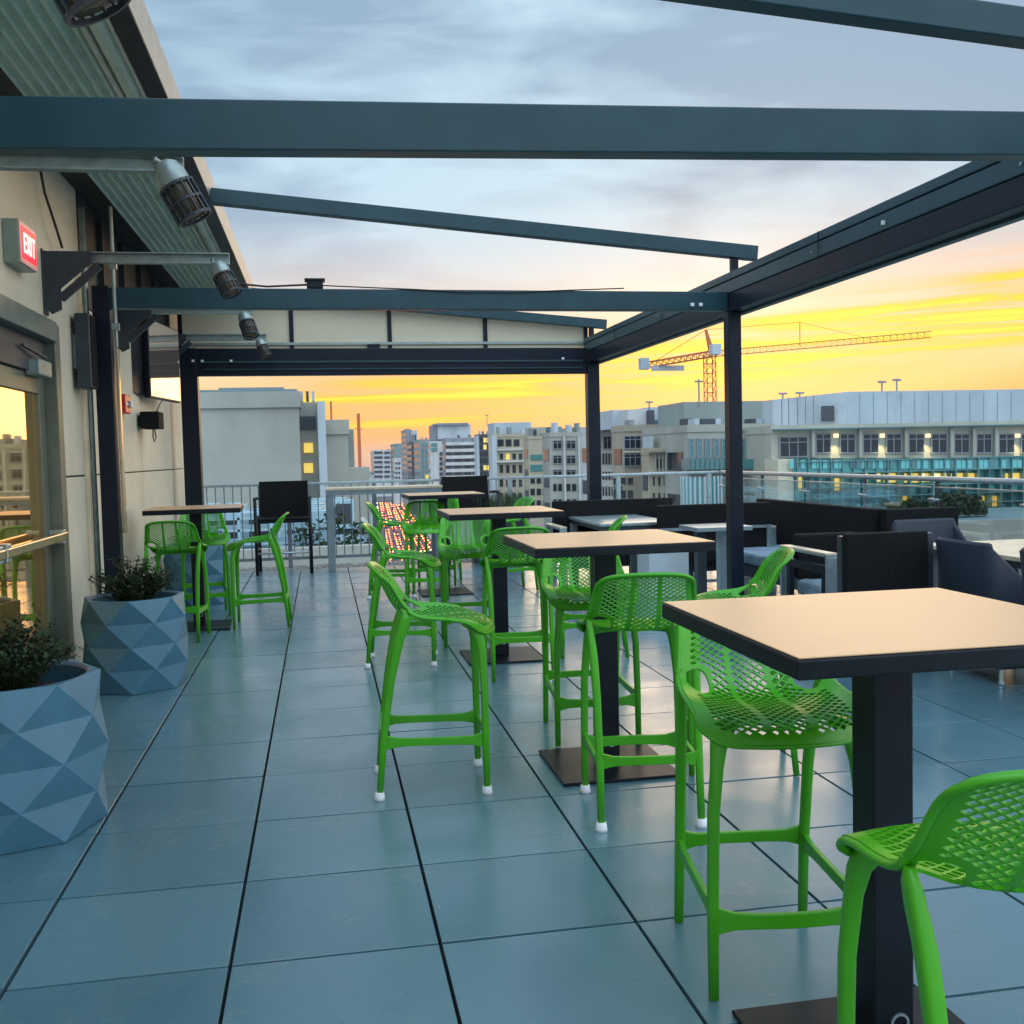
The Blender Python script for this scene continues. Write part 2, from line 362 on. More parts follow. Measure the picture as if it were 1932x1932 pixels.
# lamp brackets with flood lamps, all along the wall
def bracket_arm():
    r = thing('wall_bracket', (XW, 7.05, 2.77)); L2 = 1.14
    w = MB(); w.box(0, L2, -.004, .004, -.035, .035); w.box(0, L2, -.05, -.004, .027, .035); w.box(0, L2, -.05, -.004, -.035, -.027)
    w.build('channel_arm', M['gal'], r, bevel=.002)
    w = MB(); w.add([(0, -.06, .034), (.30, -.06, .034), (.30, -.06, -.036), (.11, -.06, -.20), (.11, -.06, -.33), (.05, -.06, -.36), (0, -.06, -.30),
                     (0, -.052, .034), (.30, -.052, .034), (.30, -.052, -.036), (.11, -.052, -.20), (.11, -.052, -.33), (.05, -.052, -.36), (0, -.052, -.30)],
                    [(6, 5, 4, 3, 2, 1, 0), (7, 8, 9, 10, 11, 12, 13)]+[(k, (k+1) % 7, 7+(k+1) % 7, 7+k) for k in range(7)])
    w.build('gusset', M['dkgrey'], r)
    w = MB(); w.bar((.10, -.03, -.26), (.34, -.03, -.05), .05, .035, up=(0, 1, 0)); w.build('brace', M['dkgrey'], r, bevel=.003)
    w = MB(); w.box(-.0, .012, -.065, .03, -.36, .05); w.build('wall_plate', M['dkgrey'], r, bevel=.003)
    return r
def lamp_head():
    r = thing('flood_lamp', (0, 0, 0))
    T = Matrix.Rotation(math.radians(-28), 4, 'Y')@Matrix.Rotation(PI, 4, 'X')
    w = MB(); w.lathe([(.001, -.005), (.03, 0), (.055, .02), (.066, .06), (.068, .10), (.064, .112), (.001, .112)], 18, T); w.build('cap_housing', M['gal'], r, smooth=True)
    w = MB()
    w.lathe([(.058, .113), (.058, .255), (.001, .258)], 18, T); w.build('lens', M['bulb'], r, smooth=True)
    w = MB()
    for k in range(16):
        a_ = 2*PI*k/16; c, s_ = math.cos(a_), math.sin(a_)
        w.bar(T@Vector((.073*c, .073*s_, .108)), T@Vector((.073*c, .073*s_, .262)), .007, .012, up=T.to_3x3()@Vector((c, s_, 0)))
    for z in (.114, .19, .262): w.lathe([(.068, z-.006), (.078, z-.006), (.078, z+.006), (.068, z+.006), (.068, z-.006)], 18, T)
    w.build('wire_guard', M['dkgrey'], r)
    w = MB(); w.tube([(-.03, 0, .035), (-.03, 0, .01), (-.005, 0, -.005)], .012, 8); w.build('swivel', M['gal'], r, smooth=True)
    return r
arms = [(4.75, 'nearest full steel lamp bracket, crossing under the wide near beam', 'large caged flood lamp on the bracket end just below the near pergola beam'),
        (7.05, 'steel lamp bracket with gusset beside the exit sign', 'caged flood lamp on the bracket right of the exit sign'),
        (9.4, 'steel lamp bracket just under the second crossbeam, above the wall screen', 'small caged flood lamp hanging in front of the cream gable panel'),
        (11.75, 'farthest thin steel lamp bracket in front of the far crossbeam', 'smallest farthest flood lamp in front of the dark far crossbeam'),
        (2.4, 'steel lamp bracket mostly cut off by the top left corner of the view', 'dark flood lamp cut off by the top edge at the upper left')]
ar0 = bracket_arm(); lm0 = lamp_head()
for i, (y, la, lb) in enumerate(arms):
    if i == 0: a_, l_ = ar0, lm0
    else: a_ = copy_tree(ar0, (0, 0, 0), 0); l_ = copy_tree(lm0, (0, 0, 0), 0)
    a_.location = (XW, y, {4.75: 2.735, 11.75: 2.80}.get(y, 2.765)); l_.location = (-.62, y-.06, 2.735 if y != 11.75 else 2.77)
    if y == 2.4: l_.location = (-.56, y, 2.68)
    l_.rotation_euler = (0, 0, [0, -.5, -.9, -.7, .3][i]); l_.scale = [(1, 1, 1), (.88,)*3, (.88,)*3, (.8,)*3, (1, 1, 1)][i]
    tag(a_, la, 'bracket', 'lamp brackets along the cream wall'); tag(l_, lb, 'lamp', 'flood lamps on the wall brackets')
w = MB(); w.tube([(XW+.03, 6.9, 3.38), (XW+.05, 6.95, 3.15), (XW+.07, 7.1, 2.98), (XW+.06, 7.3, 2.88)], .009, 6)
tag(w.build('cable', M['cable'], smooth=True), 'loose black cable curving down the wall above the second bracket', 'cable')

# wall boxes, alarm, screen, speaker
K = thing('wall_speaker', (XW, 7.78, 2.25), 0, 'slim dark grey box speaker on the wall left of the near wall post', 'speaker')
w = MB(); w.box(.03, .13, -.10, .10, -.26, .26); w.build('cabinet', M['dkgrey'], K, bevel=.01)
w = MB(); w.box(.0, .029, -.04, .04, -.12, .12); w.build('mount', M['gal'], K)
w = MB(); w.box(.1305, .136, -.085, .085, -.24, .24); w.build('grille', M['black'], K)
K = thing('fire_alarm', (XW, 9.45, 1.97), 0, 'small red fire alarm box with white strobe on the cream wall', 'alarm')
w = MB(); w.box(0, .06, -.13, .13, -.08, .08); w.build('case', M['red'], K, bevel=.008)
w = MB(); w.box(.061, .085, .03, .10, -.03, .03); w.build('strobe', M['cap'], K, bevel=.008)
w = MB(); w.box(.0605, .063, -.11, .0, -.012, .012); w.build('lettering_band', M['cap'], K)
K = thing('wall_screen', (XW+.15, 10.9, 2.46), math.radians(-8), 'large black flat screen on a wall arm reflecting the sunset', 'television')
w = MB(); w.box(-.03, .03, -.52, .52, -.38, .38); w.box(-.11, -.031, -.95, -.2, -.36, .38); c_ = w.build('screen_casing', M['tblack'], K, bevel=.01)
w = MB(); w.box(.0305, .034, -.505, .505, -.36, .365); w.build('display', M['screen'], K)
w = MB(); w.box(-.15, -.031, -.05, .05, -.06, .06); w.build('wall_arm', M['dkgrey'], K)
K = thing('bar_speaker', (XW, 10.35, 1.86), 0, 'small black box speaker with a cable under the wall screen', 'speaker')
w = MB(); w.box(.03, .20, -.16, .16, -.08, .08); w.build('cabinet', M['black'], K, bevel=.008)
w = MB(); w.box(0, .029, -.05, .05, -.05, .05); w.build('mount', M['dkgrey'], K)
w = MB(); w.tube([(.12, .1, -.08), (.12, .16, -.16), (.12, .05, -.2), (.12, -.02, -.15), (.12, 0, -.08)], .006, 6); w.build('lead', M['cable'], K, smooth=True)
w = MB(); w.tube([(.14, .12, .08), (.16, .2, .16), (.17, .3, .2)], .006, 6); w.build('lead', M['cable'], K, smooth=True)

# ------------------------------------------------------------------ pergola
P = thing('pergola', (3.31, 8, 0), 0, 'charcoal steel pergola with level crossbeams and sloping rafters over the deck', 'pergola')
def pl(o): o.location = Vector(o.location)-Vector((3.31, 8, 0)); return o
XP = 3.31; PW = .11
def post(x, y, w_=PW, z1=2.56):
    m_ = MB(); h_ = w_/2
    m_.box(x-h_, x+h_, y-h_, y+h_, 0, z1); o = pl(m_.build('post', M['post'], P, bevel=.006))
    m_ = MB(); m_.box(x-h_-.04, x+h_+.04, y-h_-.04, y+h_+.04, 0.001, .012); f_ = m_.build('base_plate', M['post'], o, bevel=.003)
    return o
post(XP, 8.0); post(3.33, 12.5, .15); post(-1.52, 8.0, .12, 2.74); post(-1.455, 12.5, .19, 2.76); post(XP, 3.5, .11, 2.5)
def beam(nm, a_, b_, wd, ht, m_='frame'):
    q = MB(); q.bar(a_, b_, wd, ht); return pl(q.build(nm, M[m_], P, bevel=.005))
beam('crossbeam', (-1.66, 3.5, 2.492), (3.255, 3.5, 2.597), .09, .158)
beam('crossbeam', (-1.46, 8.0, 2.655), (3.255, 8.0, 2.642), .09, .150)
o = beam('crossbeam', (-1.36, 12.5, 2.60), (3.255, 12.5, 2.585), .10, .315, 'post')
q = MB(); q.bar((-1.30, 12.44, 2.515), (3.2, 12.44, 2.50), .016, .012); q.bar((-1.30, 12.44, 2.60), (3.2, 12.44, 2.585), .02, .02); q.build('groove', M['frame'], o)
# the side beam that runs along the deck: three stepped extrusions
def sbox(x0, x1, z0, z1, nm, m_, y0=1.0, y1=12.57):
    q = MB(); q.box(x0, x1, y0, y1, z0, z1); return pl(q.build(nm, M[m_], P, bevel=.006))
sbox(3.262, 3.375, 2.56, 2.70, 'side_beam', 'post')
sbox(3.255, 3.38, 2.702, 2.80, 'side_beam', 'soffit' if False else 'frame')
sbox(3.25, 3.385, 2.806, 2.865, 'side_beam', 'frame')
sbox(3.38, 3.44, 2.545, 2.60, 'drip_rail', 'frame')
for y in (3.5, 8.0, 12.5):
    lft, zl = -.69, 3.41
    if y == 3.5: beam('rafter', (lft, y, 3.215), (3.42, y, 2.915), .09, .115); continue
    beam('rafter', (lft-.04, y, 3.40), (3.52, y, 3.030), .09, .112)
    q = MB(); q.box(3.30, 3.36, y-.02, y+.02, 2.866, 3.0); pl(q.build('rafter_bracket', M['post'], P))
for x, y in ((2.95, 7.945), (3.02, 7.945), (3.25, 5.6), (-1.30, 12.44), (2.95, 12.44), (-1.40, 12.40), (-.98, 12.44)):
    q = MB(); q.box(x-.014, x+.014, y-.012, y, 2.60 if y != 5.6 else 2.73, 2.625 if y != 5.6 else 2.755); pl(q.build('bolt', M['cap'], P))
for x, y in ((XP, 8.0), (3.33, 12.5), (-1.52, 8.0), (-1.455, 12.5)):
    for sx in (-1, 1):
        q = MB(); hw = .05 if y == 8 else .07
        q.tube([(x+sx*hw, y-hw-.03, .012), (x+sx*hw, y-hw-.03, .03)], .011, 6); pl(q.build('bolt', M['gal'], P))
for y in (4.3, 6.4, 9.6, 11.2):
    q = MB(); q.box(3.246, 3.2495, y-.003, y+.003, 2.70, 2.865); pl(q.build('seam', M['tblack'], P))
    q = MB(); q.tube([(3.2545, y+.1, 2.75), (3.249, y+.1, 2.75)], .010, 6); pl(q.build('bolt', M['gal'], P))
# junction box and cable on the crossbeam
J = thing('junction_box', (.0, 8.0, 2.732), 0, 'small black junction box with slack cables on top of the second crossbeam', 'box')
q = MB(); q.box(-.06, .06, -.05, .05, 0, .06); q.box(-.075, .075, -.06, .06, .055, .07); q.build('box_body', M['tblack'], J, bevel=.003)
q = MB(); q.tube([(-.7, -.02, .09), (-.55, -.02, .03), (-.35, -.02, .012), (-.15, -.02, .022), (-.05, 0, .03)], .008, 6); q.build('lead', M['cable'], J, smooth=True); q = MB()
q.tube([(.05, 0, .025), (.45, -.03, .005), (.75, -.055, -.01), (1.1, -.055, -.028), (1.5, -.055, -.03), (1.9, -.055, -.012), (2.4, -.02, .012)], .005, 6); q.build('lead', M['cable'], J, smooth=True)
# tall metal channel beside the wall post
q = MB(); q.box(-1.448, -1.425, 8.0, 8.05, .95, 2.3); tag(q.build('metal_channel', M['brass'], bevel=.004), 'narrow shiny metal strip on the right side of the near wall post', 'trim')
q = MB(); q.tube([(-1.425, 7.95, 2.3), (-1.425, 7.95, 3.3)], .013, 8); q.box(-1.45, -1.40, 7.93, 7.97, 2.42, 2.47); q.box(-1.45, -1.40, 7.93, 7.97, 2.86, 2.92)
tag(q.build('conduit_pipe', M['gal'], smooth=False), 'thin galvanised conduit rising beside the top of the near wall post', 'pipe')

# cream gable over the far crossbeam
G = thing('gable_screen', (1, 12.6, 2.76), 0, 'cream gable panel with dark mullions above the far crossbeam', 'screen')
gx = [-1.55, -.29, .86, 2.02, 3.28]
def gz(x): return 3.41 + (x+.69)/(3.52+.69)*(3.035-3.41) - .05
for k in range(4):
    xa, xb = gx[k]+.025, gx[k+1]-.025
    q = MB(); q.add([(xa-1, -.01, 0), (xb-1, -.01, 0), (xb-1, -.01, gz(xb)-2.76), (xa-1, -.01, gz(xa)-2.76), (xa-1, .01, 0), (xb-1, .01, 0), (xb-1, .01, gz(xb)-2.76), (xa-1, .01, gz(xa)-2.76)],
                    [(0, 1, 2, 3), (7, 6, 5, 4), (0, 4, 5, 1), (1, 5, 6, 2), (2, 6, 7, 3), (3, 7, 4, 0)]); q.build('cream_panel', M['cream'], G)
for x in gx:
    q = MB(); q.box(x-1-.025, x-1+.025, -.03, .03, 0, gz(x)-2.76); q.build('mullion', M['post'], G)
q = MB(); q.box(gx[0]-1, gx[-1]-1, -.035, -.011, .045, .075); q.build('rail', M['gal'], G)
q = MB(); q.box(.86-.06-1.21, .86+.09-1.21, -.05, -.036, -.0, .05); q.build('clamp', M['tblack'], G)

# ------------------------------------------------------------------ bar tables
def bar_table():
    r = thing('bar_table')
    q = MB(); q.box(-.398, .398, -.395, .395, 1.018, 1.0575); e = q.build('table_edge', M['tblack'], r, bevel=.004)
    q = MB(); q.box(-.394, .394, -.391, .391, 1.0585, 1.0615); q.build('tabletop', M['tan'], r, bevel=.001)
    q = MB(); q.box(-.05, .05, -.05, .05, .016, 1.015); p = q.build('pedestal', M['tblack'], r, bevel=.005)
    q = MB(); q.lathe([(.017, 0), (.023, 0), (.023, .004), (.017, .004), (.017, 0)], 20, Matrix.Translation((.012, -.0505, .12))@Matrix.Rotation(PI/2, 4, 'X')); q.build('cable_port', M['steel'], p)
    q = MB(); q.box(-.27, .27, -.27, .27, .002, .014); q.build('base_plate', M['tblack'], r, bevel=.003)
    return r
tables = [(1.262, 2.19, 'nearest tan topped bar table on a black post, cut by the right edge'),
          (1.265, 4.62, 'second tan topped bar table from the camera in the central row'),
          (1.235, 7.33, 'third tan topped bar table from the camera in the central row'),
          (1.255, 10.98, 'farthest tan topped bar table of the central row, in front of a black armchair'),
          (-1.10, 9.47, 'tan topped bar table standing against the cream wall')]
t0 = bar_table()
for i, (x, y, lb) in enumerate(tables):
    t = t0 if i == 0 else copy_tree(t0, (0, 0, 0), 0)
    t.location = (x, y, 0); t.rotation_euler = (0, 0, [.0, -.0, .0, .02, .04][i]); tag(t, lb, 'bar table', 'square bar tables with tan tops')

# ------------------------------------------------------------------ green bar stools
# shell surface: u in [-1,1] across, v in [0,1] from the front lip over the seat to the top of the back
PROF = [(0, .284, .694), (.06, .266, .722), (.14, .210, .741), (.26, .10, .741), (.38, .0, .734), (.48, -.09, .745), (.54, -.135, .780), (.60, -.163, .815), (.70, -.190, .868), (.82, -.216, .925), (.94, -.242, .974), (1.0, -.254, .992)]
def prof(v):
    v = max(0, min(1, v))
    for k in range(len(PROF)-1):
        if v <= PROF[k+1][0]:
            a_, b_ = PROF[k], PROF[k+1]; t = (v-a_[0])/(b_[0]-a_[0])
            p0 = PROF[max(k-1, 0)]; p3 = PROF[min(k+2, len(PROF)-1)]
            def cr(i):
                q0, q1, q2, q3 = p0[i], a_[i], b_[i], p3[i]
                return .5*((2*q1)+(-q0+q2)*t+(2*q0-5*q1+4*q2-q3)*t*t+(-q0+3*q1-3*q2+q3)*t**3)
            return cr(1), cr(2)
    return PROF[-1][1], PROF[-1][2]
def sstep(a_, b_, x):
    t = max(0, min(1, (x-a_)/(b_-a_))); return t*t*(3-2*t)
def halfw(v):
    w0 = .218 + .010*math.sin(min(1, v/.5)*PI)
    return w0 - .033*sstep(.45, 1.0, v)
def shell(u, v):
    """u,v -> 3D"""
    y, z = prof(v)
    # rounding of the outline at front and top corners
    au = abs(u)
    hw = halfw(v)
    x = u*hw
    back = sstep(.46, .62, v)
    seat = 1-back
    lift = .042*sstep(.05, .42, v)*seat*(au**2.2)          # raised seat sides
    lift -= .012*(1-sstep(0, .16, v))*(au**3)
    wrap = .058*back*(1-.35*sstep(.7, 1, v))*(au**2.2)       # back wraps forward
    mid = math.exp(-((v-.53)/.09)**2)
    y2 = y + wrap + .012*mid*au**2
    z2 = z + lift + .016*mid*au**2
    # crown of the back and bow of the front edge
    z2 -= .022*sstep(.8, 1, v)*(au**3)
    y2 -= .082*(1-sstep(0, .34, v))*(au**2.2)
    return Vector((x, y2, z2))
def corner(u, v):
    """pull the four corners of the sheet into rounded corners"""
    au = abs(u); s_ = 1 if u >= 0 else -1
    if v > .5:
        rv, ru = .105, .28
        du, dv = (au-(1-ru))/ru, (v-(1-rv))/rv
        if du > 0 and dv > 0:
            k = max(du, dv); L_ = math.hypot(du, dv)
            if L_ > 0: du, dv = du/L_*k, dv/L_*k
            au = 1-ru+du*ru; v = 1-rv+dv*rv
    else:
        rv, ru = .11, .42
        du, dv = (au-(1-ru))/ru, (rv-v)/rv
        if du > 0 and dv > 0:
            k = max(du, dv); L_ = math.hypot(du, dv)
            if L_ > 0: du, dv = du/L_*k, dv/L_*k
            au = 1-ru+du*ru; v = rv-dv*rv
    return s_*au, v
VS = .56                    # seat / back division
def build_shell(r):
    # columns in u: three lattice panels divided by two solid ribs
    UB = .865; NV = 26; v0, v1 = .042, .945
    dv = (v1-v0)/NV
    panels = [(-UB, -.277, 4), (-.261, .261, 4), (.277, UB, 4)]
    verts = {}; V3 = []; faces = {0: [], 1: []}
    hole_c = (.745, .495); hole_r = (.155, .080)
    def vid(u, v):
        k = (round(u, 5), round(v, 5))
        if k not in verts:
            verts[k] = len(V3); V3.append([u, v])
        return verts[k]
    def side(vm): return 1 if vm > VS else 0
    def inhole(u, v, s_=1.0): return ((abs(u)-hole_c[0])/(hole_r[0]*s_))**2+((v-hole_c[1])/(hole_r[1]*s_))**2 < 1
    holev = set()
    def emit(poly, um, vm):
        if inhole(um, vm, 1.0):
            for p in poly: holev.add(p)
            return
        faces[side(vm)].append(tuple(poly))
    for pa, pb, nu in panels:
        du = (pb-pa)/nu
        for i in range(-1, nu*2+1):
            for j in range(-1, NV*2+1):
                if (i+j) % 2: continue
                # diamond centre in half-cell units
                cu, cv = pa+du*(i+1)/2, v0+dv*(j+1)/2
                cu, cv = pa + du*.5*i, v0 + dv*.5*j
                if cu < pa-1e-6 or cu > pb+1e-6 or cv < v0-1e-6 or cv > v1+1e-6: continue
                pts = [(cu-du/2, cv), (cu, cv-dv/2), (cu+du/2, cv), (cu, cv+dv/2)]
                clip = [(max(pa, min(pb, x)), max(v0, min(v1, y))) for x, y in pts]
                full = all(abs(a_[0]-b_[0]) < 1e-9 and abs(a_[1]-b_[1]) < 1e-9 for a_, b_ in zip(pts, clip))
                near = inhole(cu, cv, 1.42)
                if full and not near:
                    k = .775
                    o_ = [vid(*p) for p in pts]; in_ = [vid(cu+(p[0]-cu)*k, cv+(p[1]-cv)*k) for p in pts]
                    for q in range(4):
                        q2 = (q+1) % 4; emit([o_[q], o_[q2], in_[q2], in_[q]], cu, cv)
                else:
                    un = []
                    for p in clip:
                        if not un or (abs(p[0]-un[-1][0]) > 1e-7 or abs(p[1]-un[-1][1]) > 1e-7): un.append(p)
                    if len(un) > 1 and abs(un[0][0]-un[-1][0]) < 1e-7 and abs(un[0][1]-un[-1][1]) < 1e-7: un.pop()
                    if len(un) >= 3:
                        if not full:
                            # cells cut by the edge keep their centre so neighbours share vertices
                            c_ = vid(max(pa, min(pb, cu)), max(v0, min(v1, cv)))
                            ids = [vid(*p) for p in un]
                            ids2 = [x for x in ids]
                            emit(ids2, cu, cv)
                        else: emit([vid(*p) for p in un], cu, cv)
    # rows of boundary vertices
    def rowvals(ulist=None): pass
    vrow = [v0+dv*.5*j for j in range(0, NV*2+1, 1)]
    def strip(ua, ub, n=1):
        vs_ = [v0 + dv*j*.5*2 for j in range(0, NV+1)]
        for j in range(NV):
            for k in range(n):
                u0_, u1_ = ua+(ub-ua)*k/n, ua+(ub-ua)*(k+1)/n
                va, vb = vs_[j], vs_[j+1]
                if inhole((u0_+u1_)/2, (va+vb)/2, 1.0): continue
                faces[side((va+vb)/2)].append((vid(u0_, va), vid(u1_, va), vid(u1_, vb), vid(u0_, vb)))
    strip(-.277, -.261); strip(.261, .277); strip(-1, -UB, 3); strip(UB, 1, 3)
    us = []
    for ua, ub, n in ((-1, -UB, 3), (-UB, -.277, 8), (-.277, -.261, 1), (-.261, .261, 8), (.261, .277, 1), (.277, UB, 8), (UB, 1, 3)):
        us += [ua+(ub-ua)*k/n for k in range(n)]
    us.append(1)
    for va, vb, n in ((0, v0, 2), (v1, 1, 3)):
        for k in range(n):
            a_, b_ = va+(vb-va)*k/n, va+(vb-va)*(k+1)/n
            for i in range(len(us)-1):
                faces[side((a_+b_)/2)].append((vid(us[i], a_), vid(us[i+1], a_), vid(us[i+1], b_), vid(us[i], b_)))
    # smooth the outline of the hand holes
    used = set(i for s_ in (0, 1) for f in faces[s_] for i in f)
    for i in holev & used:
        u, v = V3[i]
        s_ = 1 if u > 0 else -1
        du_, dv_ = (abs(u)-hole_c[0])/hole_r[0], (v-hole_c[1])/hole_r[1]
        L_ = math.hypot(du_, dv_)
        if L_ > .2: V3[i] = [s_*(hole_c[0]+du_/L_*hole_r[0]*1.05), hole_c[1]+dv_/L_*hole_r[1]*1.05]
    pos = [tuple(shell(*corner(u, v))) for u, v in V3]
    out = []
    for sd, nm in ((0, 'seat'), (1, 'backrest')):
        mp = {}; vv = []; ff = []
        for f in faces[sd]:
            g = []
            for i in f:
                if i not in mp: mp[i] = len(vv); vv.append(pos[i])
                if not g or g[-1] != mp[i]: g.append(mp[i])
            if len(set(g)) >= 3: ff.append(tuple(g))
        me = bpy.data.meshes.new(nm); me.from_pydata(vv, [], ff); me.validate(); me.update()
        me.materials.append(M['green'])
        for p in me.polygons: p.use_smooth = True
        o = bpy.data.objects.new(nm, me); COL.objects.link(o); o.parent = r
        sm = o.modifiers.new('thick', 'SOLIDIFY'); sm.thickness = .0062; sm.offset = -1 if sd == 0 else -1
        sm.use_even_offset = False
        es = o.modifiers.new('edges', 'EDGE_SPLIT'); es.split_angle = .6
        out.append(o)
    # thick rolled rim
    def rim(pts, nm, par, rad=.0095):
        q = MB(); q.tube([shell(*corner(u, v))+Vector((0, 0, -.004)) for u, v in pts], rad, 8, flat=.8); return q.build(nm, M['green'], par, smooth=True)
    N_ = 26
    A = [(1, VS*(1-t/N_)) for t in range(N_+1)] + [(1-2*t/20, 0) for t in range(1, 21)] + [(-1, VS*t/N_) for t in range(1, N_+1)]
    Bk = [(1, VS+(1-VS)*t/N_) for t in range(N_+1)] + [(1-2*t/20, 1) for t in range(1, 21)] + [(-1, 1-(1-VS)*t/N_) for t in range(1, N_+1)]
    rim(A, 'seat_rim', out[0]); rim(Bk, 'back_rim', out[1], .0095)
    return out
def leg_mesh(path, sizes):
    """rounded rectangular section swept along a path: path of (x,y,z), sizes of (wx,wy)"""
    q = MB(); n = 12; o = 0
    for (x, y, z), (wx, wy) in zip(path, sizes):
        for k in range(n):
            a_ = 2*PI*(k+.5)/n; c, s_ = math.cos(a_), math.sin(a_)
            e = .55
            q.v.append((x+wx/2*math.copysign(abs(c)**e, c), y+wy/2*math.copysign(abs(s_)**e, s_), z))
    for i in range(len(path)-1):
        for k in range(n):
            q.f.append((i*n+k, i*n+(k+1) % n, (i+1)*n+(k+1) % n, (i+1)*n+k)); q.mi.append(0)
    q.f.append(tuple(range(n))[::-1]); q.f.append(tuple((len(path)-1)*n+k for k in range(n))); q.mi += [0, 0]
    return q
def bar_stool(caps):
    r = thing('bar_stool')
    build_shell(r)
    zc = .028
    feet = []
    for s_ in (-1, 1):
        xf, xt = s_*.205, s_*.180
        path = [(xf, .222, .004), (xf*.995, .222, .25), (xf*.97, .221, .50), (xt*1.04, .217, .62), (xt, .208, .67), (xt*.92, .190, .708), (xt*.82, .165, .730)]
        sz = [(.027, .027), (.030, .031), (.031, .034), (.033, .038), (.041, .045), (.058, .055), (.065, .065)]
        if False: pass
        leg_mesh(path, sz).build('leg', M['green'], r, smooth=True); feet.append((xf, .222))
        xb, xq = s_*.195, s_*.186
        path = [(xb, -.238, .004), (xb*.99, -.215, .25), (xb*1.0, -.178, .50), (xb*1.02, -.152, .62), (xb*1.04, -.134, .69), (xb*1.06, -.116, .735), (xb*1.08, -.106, .772), (xb*1.09, -.104, .800)]
        sz = [(.027, .027), (.030, .031), (.031, .036), (.032, .042), (.032, .046), (.029, .050), (.025, .044), (.015, .026)]
        leg_mesh(path, sz).build('leg', M['green'], r, smooth=True); feet.append((xb, -.238))
    # foot rails
    def rail(a_, b_, sag=0, ht=.034, wd=.017, nm='foot_rail'):
        q = MB(); N_ = 8; a_, b_ = Vector(a_), Vector(b_)
        pts = [a_.lerp(b_, t/N_)+Vector((0, sag*math.sin(PI*t/N_), 0)) for t in range(N_+1)]
        for p0, p1 in zip(pts[:-1], pts[1:]): pass
        vs_ = []; d = (b_-a_).normalized(); rr = d.cross(Vector((0, 0, 1)))
        for t, p in enumerate(pts):
            e = 1+.9*abs(2*t/N_-1)**6
            for i_, j_ in ((-1, -1), (1, -1), (1, 1), (-1, 1)): vs_.append(p+rr*(wd/2*i_)+Vector((0, 0, ht/2*j_*e)))
        fs_ = [(3, 2, 1, 0), tuple(len(vs_)-4+k for k in range(4))]
        for t in range(N_):
            for k in range(4): fs_.append((t*4+k, t*4+(k+1) % 4, t*4+4+(k+1) % 4, t*4+4+k))
        q.add(vs_, fs_); q.build(nm, M['green'], r, bevel=.003)
    rail((-.20, .222, .215), (.20, .222, .215), .022, .04)
    rail((-.19, -.217, .265), (.19, -.217, .265), -.008)
    for s_ in (-1, 1): rail((s_*.202, .215, .235), (s_*.193, -.21, .245))
    if caps:
        for x, y in feet:
            q = MB(); q.lathe([(.001, 0), (.024, 0), (.023, .012), (.0195, .034), (.001, .036)], 14, Matrix.Translation((x, y, 0))); q.build('foot_cap', M['cap'], r, smooth=True)
    return r
sA = bar_stool(True); sB = bar_stool(False)
def hd(dx, dy): return math.atan2(-dx, dy)     # heading of local +y
GRP = 'bright green perforated bar stools'
stools = [
 (.445, 4.565, hd(1, -.05), 1, 'green bar stool with white foot caps, side on, standing alone left of the second table'),
 (1.24, 4.01, hd(.14, 1), 1, 'green bar stool with white foot caps, its back to us between the two nearest tables'),
 (1.205, 2.735, hd(-.12, -1), 0, 'large green bar stool facing us, tucked under the left edge of the nearest table'),
 (1.105, 1.515, hd(.155, .988), 0, 'nearest green bar stool, seen from behind in the bottom right corner'),
 (1.86, 4.50, hd(-1, .30), 0, 'green bar stool right of the second table, its back rising behind the nearest table'),
 (1.33, 5.18, hd(-.06, -1), 0, 'green bar stool facing us at the far side of the second table'),
 (1.25, 6.72, hd(.06, 1), 0, 'green bar stool with its back to us at the near side of the third table'),
 (.53, 7.36, hd(1, -.12), 1, 'green bar stool side on at the left of the third table'),
 (1.10, 7.98, hd(-.05, -1), 0, 'green bar stool facing us at the far side of the third table'),
 (1.90, 7.25, hd(-1, .25), 0, 'green bar stool right of the third table, only its top above the second table'),
 (.70, 10.93, hd(1, -.1), 1, 'farthest left green bar stool, side on beside the fourth table'),
 (1.03, 10.62, hd(-.1, -1), 0, 'green bar stool facing us under the left side of the fourth table'),
 (1.95, 10.9, hd(-1, -.2), 0, 'green bar stool at the right of the fourth table'),
 (1.30, 11.75, hd(-.3, -1), 0, 'green bar stool behind the post of the fourth table'),
 (-1.20, 8.86, hd(.05, 1), 0, 'green bar stool with its back to us at the wall table, behind the second planter'),
 (-1.12, 10.18, hd(.15, -1), 0, 'green bar stool at the far side of the wall table, half hidden by its post'),
 (-.555, 9.375, hd(-1, .02), 0, 'green bar stool side on, facing the wall table from the right'),
]
ua = ub = False
for x, y, rz, cap, lb in stools:
    if cap: s_ = sA if not ua else copy_tree(sA, (0, 0, 0), 0); ua = True
    else: s_ = sB if not ub else copy_tree(sB, (0, 0, 0), 0); ub = True
    s_.location = (x, y, 0); s_.rotation_euler = (0, 0, rz); tag(s_, lb, 'bar stool', GRP)

